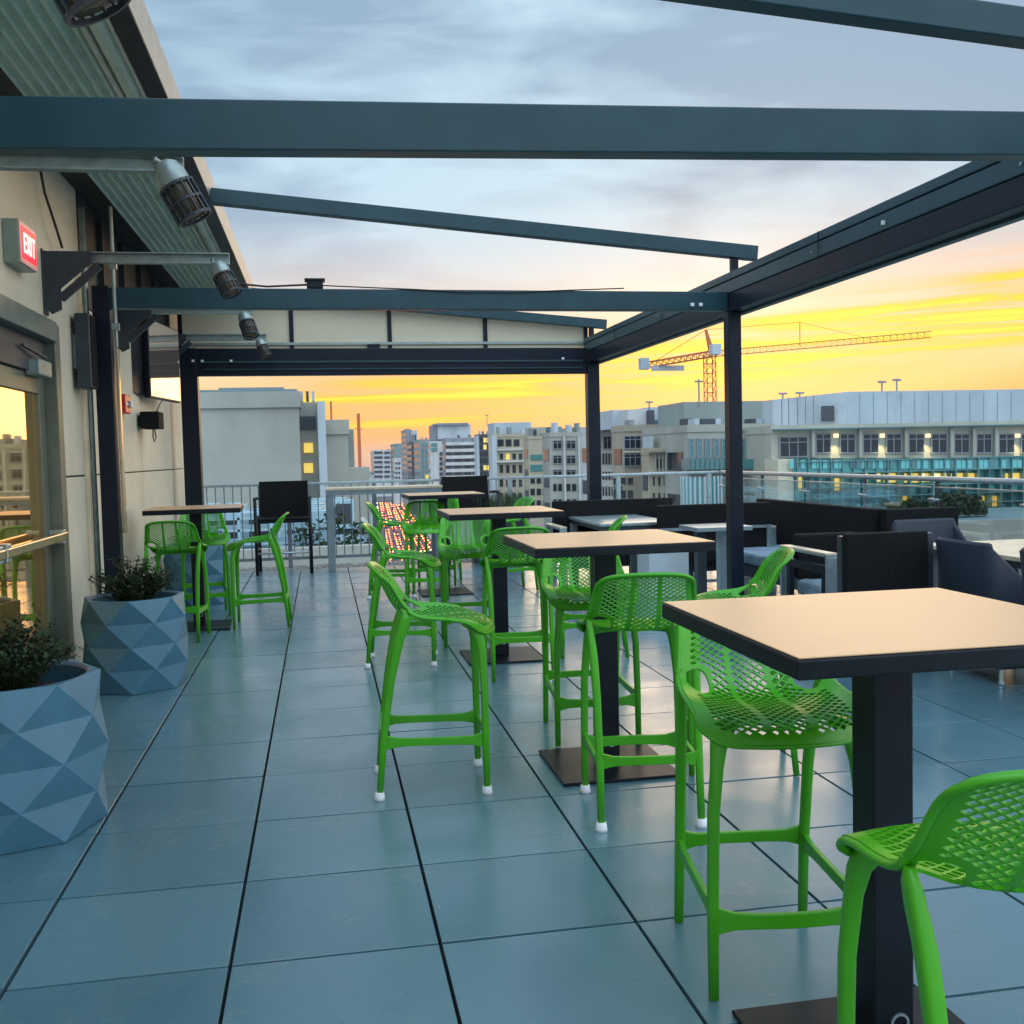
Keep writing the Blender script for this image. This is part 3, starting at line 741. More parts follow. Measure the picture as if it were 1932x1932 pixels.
# ------------------------------------------------------------------ planters
def planter(R=.40, H=.60, n=7, rows=4):
    r = thing('faceted_planter')
    q = MB(); rings = []
    for k in range(rows+1):
        z = H*k/rows; rr = R*(.93+.07*math.sin(PI*(.15+.75*k/rows)))
        rings.append([(rr*math.cos(2*PI*(i+.5*k)/n), rr*math.sin(2*PI*(i+.5*k)/n), z) for i in range(n)])
    q.v = [p for g in rings for p in g]
    for k in range(rows):
        for i in range(n):
            a_, b_ = k*n+i, k*n+(i+1) % n; c_, d_ = (k+1)*n+i, (k+1)*n+(i-1) % n
            q.f.append((a_, b_, c_)); q.f.append((a_, c_, d_)); q.mi += [0, 0]
    q.f.append(tuple(range(n))[::-1]); q.mi.append(0)
    # rim from the top polygon in to a round mouth
    o = len(q.v); m_ = 28
    for rad, z in ((R*.83, H+.0), (R*.80, H-.012), (R*.79, H-.10)):
        for i in range(m_): q.v.append((rad*math.cos(2*PI*i/m_), rad*math.sin(2*PI*i/m_), z))
    top = rows*n
    per = m_//n
    sh = 0.5*rows
    def tv(i): return top + (i % n)
    for i in range(n):
        # polygon vertex i sits at angle 2pi(i+sh)/n
        base = int(round((i+sh)*per))
        for k in range(per):
            ia, ib = o+(base+k) % m_, o+(base+k+1) % m_
            if k < per//2: q.f.append((tv(i), ib, ia)); q.mi.append(0)
            else: q.f.append((tv(i+1), ib, ia)); q.mi.append(0)
            if k == per//2-1: q.f.append((tv(i), tv(i+1), ib)); q.mi.append(0)
    for s_ in range(2):
        for i in range(m_): q.f.append((o+s_*m_+i, o+s_*m_+(i+1) % m_, o+(s_+1)*m_+(i+1) % m_, o+(s_+1)*m_+i)); q.mi.append(0)
    q.build('pot', M['planter'], r, bevel=.002)
    q = MB(); q.lathe([(R*.79, H-.085), (R*.4, H-.055), (.001, H-.045)], 24); q.build('soil', M['soil'], r, smooth=True)
    return r
def shrub(seed, rad, ht, nst=90, droop=.5):
    rnd = random.Random(seed)
    r = thing('shrub'); st = MB(); lv = MB()
    for k in range(nst):
        a_ = rnd.uniform(0, 2*PI); rr = rad*rnd.uniform(.05, 1.0)**.7; h_ = ht*rnd.uniform(.45, 1.0)*(1.15-.55*(rr/rad)**2)
        b0 = Vector((math.cos(a_)*rr*.3, math.sin(a_)*rr*.3, -.03)); tp = Vector((math.cos(a_)*rr*1.15, math.sin(a_)*rr*1.15, h_))
        mid_ = (b0+tp)/2+Vector((math.cos(a_)*-.02, math.sin(a_)*-.02, .06*rnd.random()))
        pts = [b0, mid_, tp]; st.tube(pts, [.004, .003, .0012], 4)
        nl = 44
        for j in range(nl):
            t = .18+.84*j/nl; p = (b0.lerp(mid_, t*2) if t < .5 else mid_.lerp(tp, t*2-1))
            p = p + Vector((rnd.gauss(0, .012), rnd.gauss(0, .012), rnd.gauss(0, .012)))
            az, el = rnd.uniform(0, 2*PI), rnd.uniform(-.3, 1.0); L_ = rnd.uniform(.014, .032); wd = L_*.33
            d = Vector((math.cos(az)*math.cos(el), math.sin(az)*math.cos(el), math.sin(el))); sd = d.cross(Vector((0, 0, 1))).normalized()*wd
            nn = sd.cross(d).normalized()*wd*.35
            lv.add([p, p+d*L_*.5+sd+nn, p+d*L_, p+d*L_*.5-sd+nn], [(0, 1, 2, 3)])
    st.build('stems', M['stem'], r); lv.build('foliage', M['leaf'], r)
    return r
pl_pos = [(-1.27, 4.42, .20, .372, 'nearest blue grey faceted planter, cut by the left edge', 'dark bushy shrub in the nearest faceted planter'),
          (-1.235, 7.09, .23, .335, 'blue grey faceted planter beside the near wall post', 'dark shrub with fine leaves in the middle faceted planter'),
          (-1.28, 11.15, .1, .36, 'blue grey faceted planter behind the wall table, partly hidden by stools', 'pale flowering shrub in the far planter behind the wall table')]
p0 = planter(); prot = [.12, .30, .1]
for i, (x, y, rz, R_, la, lb) in enumerate(pl_pos):
    p = p0 if i == 0 else copy_tree(p0, (0, 0, 0), 0)
    p.location = (x, y, .006); p.rotation_euler = (0, 0, prot[i]); p.scale = (R_/.40, R_/.40, [1.02, .98, 1.0][i]); tag(p, la, 'planter', 'faceted planters along the wall')
    s_ = shrub(11+i, .25, [.30, .28, .26][i], [120, 105, 60][i]); s_.location = (x, y, .55); tag(s_, lb, 'shrub', 'shrubs in the planters')

# ------------------------------------------------------------------ far rail furniture
def tall_armchair():
    r = thing('tall_armchair')
    for x, y in ((-.29, -.25), (.29, -.25), (-.28, .25), (.28, .25)):
        q = MB(); q.tube([(x, y, 0), (x, y, .93 if y < 0 else .72)], .018, 8); q.build('leg', M['tblack'], r, smooth=True)
    q = MB(); q.box(-.27, .27, -.24, .24, .675, .70); q.build('seat', M['black'], r, bevel=.008)
    q = MB(); q.box(-.27, .27, -.26, -.23, .645, .675); q.box(-.28, .28, .23, .26, .645, .675); q.build('seat_rail', M['tblack'], r)
    q = MB()
    for j in range(8):
        z0, z1 = .69+.058*j, .69+.058*(j+1); y0, y1 = .25+.012*j, .25+.012*(j+1)
        n_ = 6
        for i in range(n_):
            xa, xb = -.27+.54*i/n_, -.27+.54*(i+1)/n_
            da, db = .02*(1-(2*i/n_-1)**2), .02*(1-(2*(i+1)/n_-1)**2)
            q.add([(xa, y0+da, z0), (xb, y0+db, z0), (xb, y1+db, z1), (xa, y1+da, z1), (xa, y0+da+.02, z0), (xb, y0+db+.02, z0), (xb, y1+db+.02, z1), (xa, y1+da+.02, z1)], [(0, 1, 2, 3), (7, 6, 5, 4), (0, 4, 5, 1), (2, 6, 7, 3), (0, 3, 7, 4), (1, 5, 6, 2)])
    q.build('backrest', M['black'], r)
    for s_ in (-1, 1):
        q = MB(); q.tube([(s_*.29, -.25, .92), (s_*.295, -.20, .955), (s_*.295, 0, .95), (s_*.29, .27, .94)], .018, 8); q.build('armrest', M['tblack'], r, smooth=True)
        q = MB(); q.tube([(s_*.285, -.25, .30), (s_*.28, .25, .30)], .012, 6); q.build('stretcher', M['tblack'], r, smooth=True)
    q = MB(); q.tube([(-.29, -.25, .27), (.29, -.25, .27)], .014, 6); q.build('footrest', M['steel'], r, smooth=True)
    return r
ac = tall_armchair(); ac.scale = (1.17, 1, 1.02); ac.location = (-.50, 13.72, 0); tag(ac, 'tall black armchair by the railing, left of the grey high table', 'armchair', 'tall black armchairs by the far railing')
a2 = copy_tree(ac, (1.92, 13.6, 0), .05, 'tall black armchair by the railing behind the farthest bar table')
K = thing('high_table', (.80, 13.90, 0), 0, 'long grey steel high table with pale top in front of the railing', 'table')
q = MB(); q.box(-.76, .76, -.33, .30, 1.045, 1.075); q.build('tabletop', M['tanedge'], K, bevel=.004)
q = MB(); q.box(-.75, .75, -.32, .29, .985, 1.044); q.build('apron', M['railmetal'], K)
for s_ in (-1, 1):
    for y in (-.28, .25):
        q = MB(); q.box(s_*.70-.045, s_*.70+.045, y-.03, y+.03, 0, .984); q.build('leg', M['railmetal'], K, bevel=.004)

# railings
RY = 14.36; RZ = 1.145
K = thing('picket_railing', (0, RY, 0), 0, 'grey picket railing along the far edge of the deck', 'railing')
q = MB(); q.box(-1.9, 2.55, -.03, .03, RZ-.035, RZ); q.build('top_rail', M['steel'], K, bevel=.006)
q = MB(); q.box(-1.9, 2.55, -.015, .015, .10, .14); q.build('bottom_rail', M['railmetal'], K)
for x in (-1.6, -.45, .70, 1.85):
    q = MB(); q.box(x-.028, x+.028, -.028, .028, -.03, RZ-.036); q.build('post', M['railmetal'], K, bevel=.003)
x = -1.85; pk = None
while x < 2.5:
    if pk is None: q = MB(); q.box(-.007, .007, -.007, .007, .141, RZ-.036); pk = q.build('picket', M['railmetal'], K); o = pk
    else: o = pk.copy(); COL.objects.link(o); o.parent = K
    o.location = (x, 0, 0); x += .112
K = thing('glass_railing', (4.1, RY, 0), 0, 'glass railing with pale top rail at the far end right of the picket railing', 'railing')
q = MB(); q.box(-1.52, 1.6, -.03, .03, RZ-.035, RZ); q.build('top_rail', M['steel'], K, bevel=.006)
for x in (-1.5, 0.08, 1.45):
    q = MB(); q.box(x-.028, x+.028, -.028, .028, -.03, RZ-.036); q.build('post', M['steel'], K, bevel=.003)
for xa, xb in ((-1.46, .04), (.12, 1.41)):
    q = MB(); q.box(xa, xb, -.006, .006, .06, RZ-.09); q.build('glass_panel', M['railglass'], K)
K = thing('glass_railing', (XR+.1, 8, 0), 0, 'long glass railing with steel tube and clamps on the right side of the deck', 'railing')
q = MB(); q.tube([(0, -9, RZ-.02), (0, 6.3, RZ-.02)], .026, 12); q.build('top_rail', M['steel'], K, smooth=True)
ys = [6.2-1.32*k for k in range(11)]
q0 = None
for i, y in enumerate(ys):
    q = MB(); q.box(-.012, .012, y-.022, y+.022, -.03, RZ-.045); o = q.build('post', M['dkgrey'], K, bevel=.003)
    q = MB(); q.tube([(-.03, y-.05, .93), (-.03, y+.09, .93)], .016, 8); q.tube([(-.03, y-.05, .25), (-.03, y+.09, .25)], .016, 8); q.build('clamp', M['steel'], o, smooth=True)
    if i < len(ys)-1:
        q = MB(); q.box(-.056, -.044, ys[i+1]+.03, y-.03, .04, RZ-.10); q.build('glass_panel', M['railglass'], K)
        q = MB(); q.box(-.060, -.040, ys[i+1]+.03, y-.03, RZ-.10, RZ-.088); q.build('glass_edge_trim', M['steel'], K)

# grassy trough behind the third table
K = thing('grass_trough', (2.35, 14.0, 0), 0, 'dark trough of upright grass by the railing behind the third bar table', 'planter')
q = MB(); q.box(-.35, .35, -.14, .14, 0, .72); q.build('trough', M['dkgrey'], K, bevel=.01)
q = MB(); rnd = random.Random(5)
for _ in range(420):
    x, y, h_ = rnd.uniform(-.33, .33), rnd.uniform(-.12, .12), rnd.uniform(.12, .30); dx, dy = rnd.gauss(0, .05), rnd.gauss(0, .04); wv = .004
    q.add([(x-wv, y, .7), (x+wv, y, .7), (x+dx*.4+wv*.8, y+dy*.4, .7+h_*.6), (x+dx*.4-wv*.8, y+dy*.4, .7+h_*.6), (x+dx, y+dy, .7+h_)], [(0, 1, 2, 3), (3, 2, 4)])
q.build('grass', M['leaf2'], K)

# ------------------------------------------------------------------ lounge furniture on the right
def sofa(w_, nm='lounge_sofa', hb=.9):
    """back at local -y... seat towards +y"""
    r = thing(nm)
    q = MB(); q.box(-w_/2, w_/2, -.05, .05, .30, hb); q.build('backrest', M['black'], r, bevel=.012)
    q = MB(); q.box(-w_/2, w_/2, -.075, -.055, .64, .67); q.box(-w_/2, -w_/2+.05, -.075, -.052, 0, .639); q.box(w_/2-.05, w_/2, -.075, -.052, 0, .639); q.box(-w_/2+.05, w_/2-.05, -.07, -.053, .10, .13); q.build('steel_frame', M['steel'], r)
    q = MB(); q.box(-w_/2+.06, w_/2-.06, .055, .72, .20, .32); q.build('seat_base', M['dkgrey'], r, bevel=.01)
    q = MB(); q.box(-w_/2+.08, w_/2-.08, .07, .73, .322, .44); q.build('seat_cushion', M['cushion'], r, bevel=.03)
    for s_ in (-1, 1):
        x = s_*(w_/2+.045)
        q = MB(); q.box(x-.04, x+.04, .0, .72, .615, .635); q.box(x-.04, x+.04, .0, .02, 0, .614); q.box(x-.04, x+.04, .70, .72, 0, .614); a_ = q.build('armrest', M['steel'], r, bevel=.003)
        q = MB(); q.box(x-.041, x+.041, .0, .721, .636, .648); q.build('arm_cap', M['tanedge'], a_)
    return r
def place(o, x, y, rz, lb, cat, grp=None): o.location = (x, y, 0); o.rotation_euler = (0, 0, rz); tag(o, lb, cat, grp); return o
s1 = place(sofa(1.45), 3.35, 11.75, PI, 'low black lounge sofa back with steel rail behind the second bar table', 'sofa', 'black lounge sofas with steel frames')
# its twin parallel to the deck edge
s2 = place(sofa(2.5), 4.80, 9.62, PI/2, 'long black lounge sofa beyond the right pergola post, along the glass railing', 'sofa', 'black lounge sofas with steel frames')
K = thing('privacy_screen', (3.56, 6.10, 0), 0, 'square black fabric screen directly behind the nearest table, right of the steel armchair', 'screen')
q = MB(); q.box(-.30, .27, -.03, .03, .06, .90); q.build('panel', M['black'], K, bevel=.01)
for x in (-.27, .31):
    q = MB(); q.box(x-.035, x+.035, .031, .09, 0, .88); q.build('post', M['dkgrey'], K, bevel=.004)
place(sofa(.7), 5.15, 8.3, 0, 'black sofa back at the right edge behind the pale dining table', 'sofa', 'black lounge sofas with steel frames')
s4 = place(sofa(1.2), 3.95, 10.1, 0, 'small black lounge sofa with steel frame just left of the right pergola post', 'sofa', 'black lounge sofas with steel frames')
K = thing('steel_armchair', (4.05, 7.55, 0), 0, 'low steel framed lounge chair with tan arm tops behind the green stool at right', 'chair')
q = MB()
for s_ in (-1, 1):
    q = MB(); x = s_*.33; q.box(x-.045, x+.045, -.40, .40, .632, .65); q.box(x-.045, x+.045, -.40, -.38, 0, .631); q.box(x-.045, x+.045, .38, .40, 0, .631); a_ = q.build('armrest', M['steel'], K, bevel=.003)
    q = MB(); q.box(x-.046, x+.046, -.401, .401, .651, .662); q.build('arm_cap', M['tanedge'], a_)
    q = MB(); q.box(x-.02, x+.02, -.33, .33, .50, .56); q.box(x-.02, x+.02, -.33, -.27, .02, .499); q.box(x-.02, x+.02, .27, .33, .02, .499); q.build('inner_frame', M['tblack'], K)
q = MB(); q.box(-.27, .27, -.33, .33, .26, .38); q.build('seat_cushion', M['cushion'], K, bevel=.03)
q = MB(); q.box(-.27, .27, .30, .39, .385, .75); q.build('backrest', M['black'], K, bevel=.02)
K = thing('cube_seat', (3.36, 10.0, 0), 0, 'plain white cube side table standing under the far right of the second table', 'side table')
q = MB(); q.box(-.205, .205, -.205, .205, .0, .46); q.build('cube_body', M['cube'], K, bevel=.008)
q = MB(); q.box(-.20, .20, -.20, .20, .461, .468); q.build('top_plate', M['cube'], K, bevel=.002)
def steel_table(w_, d_, h_, top, nm='lounge_table'):
    r = thing(nm)
    q = MB(); q.box(-w_/2, w_/2, -d_/2, d_/2, h_-.03, h_); q.build('tabletop', M[top], r, bevel=.004)
    q = MB(); q.box(-w_/2+.02, w_/2-.02, -d_/2+.02, d_/2-.02, h_-.075, h_-.031); q.build('apron', M['dkgrey'], r)
    for sx in (-1, 1):
        for sy in (-1, 1):
            q = MB(); x, y = sx*(w_/2-.05), sy*(d_/2-.05); q.box(x-.04, x+.04, y-.04, y+.04, 0, h_-.076); q.build('leg', M['railmetal'], r, bevel=.004)
    return r
place(steel_table(.8, 1.4, .72, 'steel'), 3.2, 11.0, 0, 'grey glass topped lounge table behind the second bar table', 'table')
place(steel_table(.55, 1.2, .74, 'tanedge'), 4.15, 11.35, 0, 'tan topped lounge table near the far glass railing, left of the right post', 'table')
place(steel_table(.82, 2.6, .74, 'tanedge'), 4.66, 5.55, 0, 'pale topped dining table with dark wicker chairs at the right edge', 'table')
K = thing('bar_counter_table', (3.72, 9.3, 0), 0, 'dark grey steel counter leg frame just left of the right pergola post', 'table')
q = MB(); q.box(-.34, .2, -.25, .25, .70, .74); q.build('tabletop', M['steel'], K, bevel=.004)
for x in (-.22, .0):
    q = MB(); q.box(x-.045, x+.045, -.05, .05, 0, .699); q.build('leg', M['dkgrey' if x < -.1 else 'steel'], K, bevel=.004)

def wicker():
    r = thing('wicker_armchair')
    # one-piece woven tub: back, arms and skirt
    q = MB()
    def wallpts(t):    # plan outline of back and arms, U shape
        if t < .3: return (-.29, .27-.5*t/.3)
        if t > .7: return (.29, -.23+.5*(t-.7)/.3)
        a_ = PI*(t-.3)/.4; return (-.29*math.cos(a_), -.23-.05*math.sin(a_)**.8)
    n_ = 40
    for k in range(n_+1):
        t = k/n_; x, y = wallpts(t)
        fy = sstep(.18, .34, t)*(1-sstep(.66, .82, t)); top = .62+.24*fy
        lean = -.07*fy
        nx, ny = wallpts(min(1, t+.01)); px_, py_ = wallpts(max(0, t-.01)); d = Vector((nx-px_, ny-py_, 0)).normalized(); nr = Vector((-d.y, d.x, 0))
        for off, z, le in ((0, .10, 0), (0, .40, .2*lean), (0, top-.02, lean), (.018, top, lean), (.036, top-.02, lean), (.036, .40, .2*lean), (.036, .10, 0)):
            q.v.append((x+nr.x*off*1, y+nr.y*off+le, z))
    for k in range(n_):
        for j in range(6): q.f.append((k*7+j, k*7+j+1, (k+1)*7+j+1, (k+1)*7+j)); q.mi.append(0)
    q.f.append(tuple(range(7))[::-1]); q.f.append(tuple(n_*7+j for j in range(7))); q.mi += [0, 0]
    q.build('woven_back_and_arms', M['wicker'], r, smooth=True)
    q = MB(); q.box(-.265, .265, -.22, .285, .12, .41); q.build('seat', M['wicker'], r, bevel=.02)
    for sx in (-1, 1):
        for y in (-.22, .24):
            q = MB(); q.lathe([(.018, .0), (.02, .01), (.014, .02), (.014, .12)], 10, Matrix.Translation((sx*.25, y, 0))); q.build('leg', M['steel'], r, smooth=True)
    return r
w1 = place(wicker(), 4.20, 5.80, -PI/2, 'dark wicker armchair at the left side of the pale dining table, beside the black screen', 'armchair', 'dark wicker armchairs')
w2 = copy_tree(w1, (4.20, 4.98, 0), -PI/2, 'dark wicker armchair cut by the right edge, nearest to us')
w3 = copy_tree(w1, (4.74, 7.25, 0), PI+.05, 'dark wicker armchair behind the pale dining table')
w4 = copy_tree(w1, (5.28, 5.4, 0), PI/2, 'dark wicker armchair across the pale dining table, mostly outside the right edge')
K = thing('wine_glass', (4.62, 5.98, .742), 0, 'small clear glass standing on the pale dining table', 'glass')
q = MB(); q.lathe([(.001, 0), (.03, .002), (.028, .09), (.026, .09), (.026, .006), (.001, .006)], 14); q.build('bowl', M['railglass'], K, smooth=True)

# ------------------------------------------------------------------ city
GZ = -32.0
cm = {}
def cmat(n, c, r=.75, var=.10):
    cm[n] = mat('facade_'+n, c, r, var=var, scale=.35, bump=.05, bscale=4, stretch=(1, 1, .25)); wear(cm[n], [v*.6 for v in c], .52, .72, .25, .5); return cm[n]
cmat('stone', (.36, .37, .33)); cmat('cream', (.42, .38, .28)); cmat('white', (.55, .57, .57)); cmat('beige', (.38, .34, .27)); cmat('grey', (.24, .27, .30)); cmat('tealgrey', (.16, .27, .29))
cmat('office', (.40, .40, .33)); cmat('conc', (.26, .31, .30)); cmat('dark', (.06, .07, .09)); cmat('blue', (.40, .48, .54)); cmat('pale', (.46, .52, .57))
M['lit'] = mat('lit_window', (.5, .4, .1), .4, emit=(1, .66, .12), es=.6, scale=1.5, var=.4)
M['litw'] = mat('lit_window_warm', (.5, .4, .2), .4, emit=(1, .8, .45), es=1.2)
M['tail'] = mat('tail_light', (.5, .02, .01), .4, emit=(1, .12, .03), es=26)
M['head'] = mat('head_light', (.6, .5, .3), .4, emit=(1, .75, .35), es=30)
M['asphalt'] = mat('asphalt', (.05, .055, .065), .8, scale=.2)
M['ground'] = mat('city_ground', (.07, .08, .09), .9, scale=.02)
M['craney'] = mat('crane_yellow', (.60, .34, .04), .5); M['craner'] = mat('crane_red', (.55, .12, .04), .5)
M['roofm'] = mat('roof_membrane', (.20, .28, .32), .7, scale=.5)
M['duct'] = mat('duct_metal', (.34, .50, .58), .4, metal=.3, scale=2)

q = MB(); q.box(-1300, 1300, -200, 2600, GZ-1, GZ); tag(q.build('ground', M['ground']), kind='structure')
RD = Vector((.048, 1, 0)).normalized(); RC = Vector((28, 353, GZ)); RS = Vector((RD.y, -RD.x, 0))
q = MB(); a_, b_ = RC-RD*300, RC+RD*1500
q.add([a_-RS*11.5+Vector((0, 0, .01)), a_+RS*11.5+Vector((0, 0, .01)), b_+RS*11.5+Vector((0, 0, .01)), b_-RS*11.5+Vector((0, 0, .01))], [(0, 1, 2, 3)]); tag(q.build('road', M['asphalt']), kind='structure')
q = MB()
for s_ in (-1, 1):
    c0, c1 = a_+RS*s_*14, b_+RS*s_*14; q.bar(c0+Vector((0, 0, .06)), c1+Vector((0, 0, .06)), 5, .13)
tag(q.build('pavement', cm['conc']), kind='structure')
q = MB()
for k in range(120):
    for off in (-3.6, 0, 3.6):
        c0 = a_+RD*(k*12)+RS*off+Vector((0, 0, .016)); q.add([c0-RS*.08, c0+RS*.08, c0+RS*.08+RD*3, c0-RS*.08+RD*3], [(0, 1, 2, 3)])
tag(q.build('road_marking', cm['white']), kind='structure')

wcache = {}
def window(parent, x0, x1, z0, z1, y, m_, nm='window', th=.10, frame=False):
    key = (round(x1-x0, 2), round(z1-z0, 2), m_, frame)
    if key not in wcache:
        hw, hh = (x1-x0)/2, (z1-z0)/2
        q = MB(); q.box(-hw, hw, -th, 0, -hh, hh); o = q.build(nm, M[m_] if m_ in M else cm[m_], parent)
        wcache[key] = o.data
    else:
        o = bpy.data.objects.new(nm, wcache[key]); COL.objects.link(o); o.parent = parent
    o.location = Vector(((x0+x1)/2, y, (z0+z1)/2)) - parent.location
    if frame:
        q = MB(); hw, hh = (x1-x0)/2, (z1-z0)/2; f_ = .09
        for t in ((-hw-f_, hw+f_, hh, hh+f_), (-hw-f_, hw+f_, -hh-f_, -hh), (-hw-f_, -hw, -hh, hh), (hw, hw+f_, -hh, hh)): q.box(t[0], t[1], -th-.05, 0, t[2], t[3])
        for k in range(1, frame): xx = -hw+2*hw*k/frame; q.box(xx-.035, xx+.035, -th-.03, -th, -hh, hh)
        q.box(-hw, hw, -th-.032, -th, hh-.28*2*hh, hh-.28*2*hh+.06)
        q.build('window_frame', cm['grey'], o)
    return o
def bld(nm, label, px0, px1, yt, Y, dep, m_, cat='building', grp='city buildings beyond the deck', z0=GZ):
    if 800 < px0 < 1280: dep = dep*.3
    a_, b_ = at(px0, yt, Y), at(px1, yt, Y); zt = (a_.z+b_.z)/2
    r = thing(nm, ((a_.x+b_.x)/2, Y, z0), 0, label, cat, grp)
    q = MB(); q.box(a_.x, b_.x, Y, Y+dep, z0, zt); o = q.build('wall', cm[m_], r); o.location = -Vector(r.location)
    q = MB(); t_ = .35
    q.box(a_.x-.06, b_.x+.06, Y-.10, Y+t_, zt-.25, zt+.35); q.box(a_.x-.06, a_.x+t_, Y+t_, Y+dep, zt-.25, zt+.35); q.box(b_.x-t_, b_.x+.06, Y+t_, Y+dep, zt-.25, zt+.35)
    o = q.build('parapet', cm[m_], r); o.location = -Vector(r.location)
    r['_Y'] = Y
    rn = random.Random(int(px0)*7+3)
    if px0 > 700 and px0 < 1450:
        nfl = int(min(9, (zt+16)/3.4)); ncl = max(1, int(dep/4.2)); stp = dep/ncl; h_ = 1.5 if Y < 300 else 1.9
        key = ('side', round(stp, 2), h_)
        for j in range(nfl):
            for k in range(ncl):
                zc, yc = zt-2.6-3.5*j, Y+stp*(k+.5)
                if key not in wcache:
                    q = MB(); q.box(-.07, 0, -stp*.32, stp*.32, -h_/2, h_/2); o = q.build('window', M['winglass'], r); wcache[key] = o.data
                else: o = bpy.data.objects.new('window', wcache[key]); COL.objects.link(o); o.parent = r
                o.location = Vector((a_.x, yc, zc))-Vector(r.location)
        for k in range(3):
            xx = a_.x+(b_.x-a_.x)*(.12+.3*k+.1*rn.random()); w2 = (b_.x-a_.x)*rn.uniform(.05, .11); yy = Y+dep*rn.uniform(.2, .5)
            q = MB(); q.box(xx, xx+w2, yy, yy+2, zt, zt+rn.uniform(.8, 1.9)); q.box(xx+w2*1.2, xx+w2*1.35, yy, yy+.3, zt, zt+rn.uniform(1, 2.4)) if rn.random() < .0 else None
            o = q.build('rooftop_unit', cm[rn.choice(['pale', 'grey', 'conc', 'dark'])], r); o.location = -Vector(r.location)
    return r
def wins(r, cols, rows, m_='winglass', lit=(), frame=False, nm='window', dY=0, th=.10):
    Y = r['_Y']+dY; n_ = 0
    for j, (ya, yb) in enumerate(rows):
        for i, (xa, xb) in enumerate(cols):
            A, Bq = at(xa, ya, Y), at(xb, yb, Y)
            mm = 'lit' if (i, j) in lit else ('litw' if (i, j, 'w') in lit else m_)
            window(r, A.x, Bq.x, Bq.z, A.z, Y, mm, nm, th, frame)
def block(r, px0, px1, ya, yb, m_, nm, dY=0, dep=3, proud=0):
    """a box-shaped part of a building given by its outline on the facade plane"""
    Y = r['_Y']+dY; A, Bq, Cq = at(px0, ya, Y), at(px1, yb, Y), at(px1, ya, Y)
    zt_ = (A.z+Cq.z)/2; zb_ = (Bq.z+at(px0, yb, Y).z)/2
    q = MB(); q.box(A.x, Cq.x, Y-proud, Y+dep, zb_, zt_); o = q.build(nm, M[m_] if m_ in M else cm[m_], r); o.location = -Vector(r.location); return o
def cols(x0, x1, n_, fill=.6):
    s_ = (x1-x0)/n_; return [(x0+s_*(k+.5-fill/2), x0+s_*(k+.5+fill/2)) for k in range(n_)]

# left block with the big blank wall
b = bld('blank_wall_building', 'pale stone building with a huge blank wall and two lit windows', 372, 563, 757, 40, 16, 'stone', grp=None)
block(b, 563, 598, 759, 1060, 'stone', 'stair_bay', dY=1.2, dep=12); block(b, 598, 613, 757, 1060, 'pale', 'corner_pier', dY=.4, dep=12)
block(b, 372, 560, 735, 757, 'tealgrey', 'penthouse', dY=3, dep=10); block(b, 412, 535, 731, 736, 'grey', 'penthouse_roof', dY=5, dep=8)
b['_Y'] = 41.2
wins(b, [(564, 596)], [(786, 810)], 'dark', nm='louver'); wins(b, [(573, 591)], [(836, 854), (874, 892)], 'lit')
b['_Y'] = 43
for k, x in enumerate((502, 511, 527, 541, 554, 566, 577, 588)): block(b, x, x+5, 738, 757, ['dark', 'pale'][k % 2 if k > 1 else 0], 'rooftop_unit', dY=-2.6 if x < 563 else -1.6, dep=.6)
b = bld('stepped_building', 'lower stone block with a stepped roof right of the blank wall', 613, 656, 808, 44, 14, 'stone', grp=None)
block(b, 656, 667, 810, 1060, 'conc', 'side_wing', dY=3, dep=10); block(b, 656, 697, 882, 1060, 'stone', 'lower_wing', dY=.2, dep=3); block(b, 613, 650, 803, 808, 'pale', 'coping', dY=.1, dep=2)
b['_Y'] = 43.9
# far street canyon, from the far end to the near right
b = bld('striped_tower', 'striped white and dark tower at the far end of the street', 705, 741, 850, 900, 60, 'white')
wins(b, [(706, 722), (725, 736)], [(852+9*k, 856+9*k) for k in range(6)], 'winglass', th=.6)
b = bld('slab_tower', 'plain teal grey slab tower beside the striped tower', 745, 766, 838, 760, 50, 'tealgrey')
wins(b, [(758, 764)], [(850+10*k, 855+10*k) for k in range(5)], 'winglass', th=.6)
b = bld('white_slab', 'small white slab building in front of the teal grey tower', 744, 757, 865, 720, 20, 'white')
wins(b, cols(745, 756, 2), [(872+9*k, 876+9*k) for k in range(4)], 'winglass', th=.5)
b = bld('grey_tower', 'tallest grey tower of the far street row', 766, 776, 811, 640, 40, 'grey')
block(b, 776, 787, 812, 960, 'pale', 'bright_face', dY=-2, dep=30); wins(b, [(777.5, 780), (782, 785)], [(820, 834), (838, 850)], 'winglass', dY=-2, th=.6)
b = bld('dark_tower', 'dark glass tower next to the grey tower', 776, 790, 834, 600, 30, 'dark')
wins(b, cols(777, 789, 3), [(842+10*k, 848+10*k) for k in range(6)], 'winglass', th=.4)
b = bld('teal_window_block', 'grey block with teal windows left of the white block', 791, 811, 830, 500, 30, 'conc')
wins(b, cols(793, 810, 2), [(836+10*k, 843+10*k) for k in range(8)], 'winteal', lit={(1, 6)}, th=.5)
b = bld('white_block', 'white block with dark windows on its right edge in the street row', 811, 839, 830, 440, 30, 'white')
wins(b, [(829, 838)], [(853+9.5*k, 859+9.5*k) for k in range(9)], 'winglass', th=.5); wins(b, [(813, 825)], [(836, 842), (845, 851)], 'winteal', th=.5)
b = bld('banded_block', 'grey block with horizontal balcony bands in the middle of the street row', 839, 900, 828, 335, 26, 'grey')
block(b, 826, 888, 801, 828, 'pale', 'penthouse', dY=10, dep=12); block(b, 816, 838, 802, 831, 'grey', 'penthouse_wing', dY=12, dep=12); block(b, 822, 884, 798, 802, 'grey', 'penthouse_roof', dY=9, dep=14)
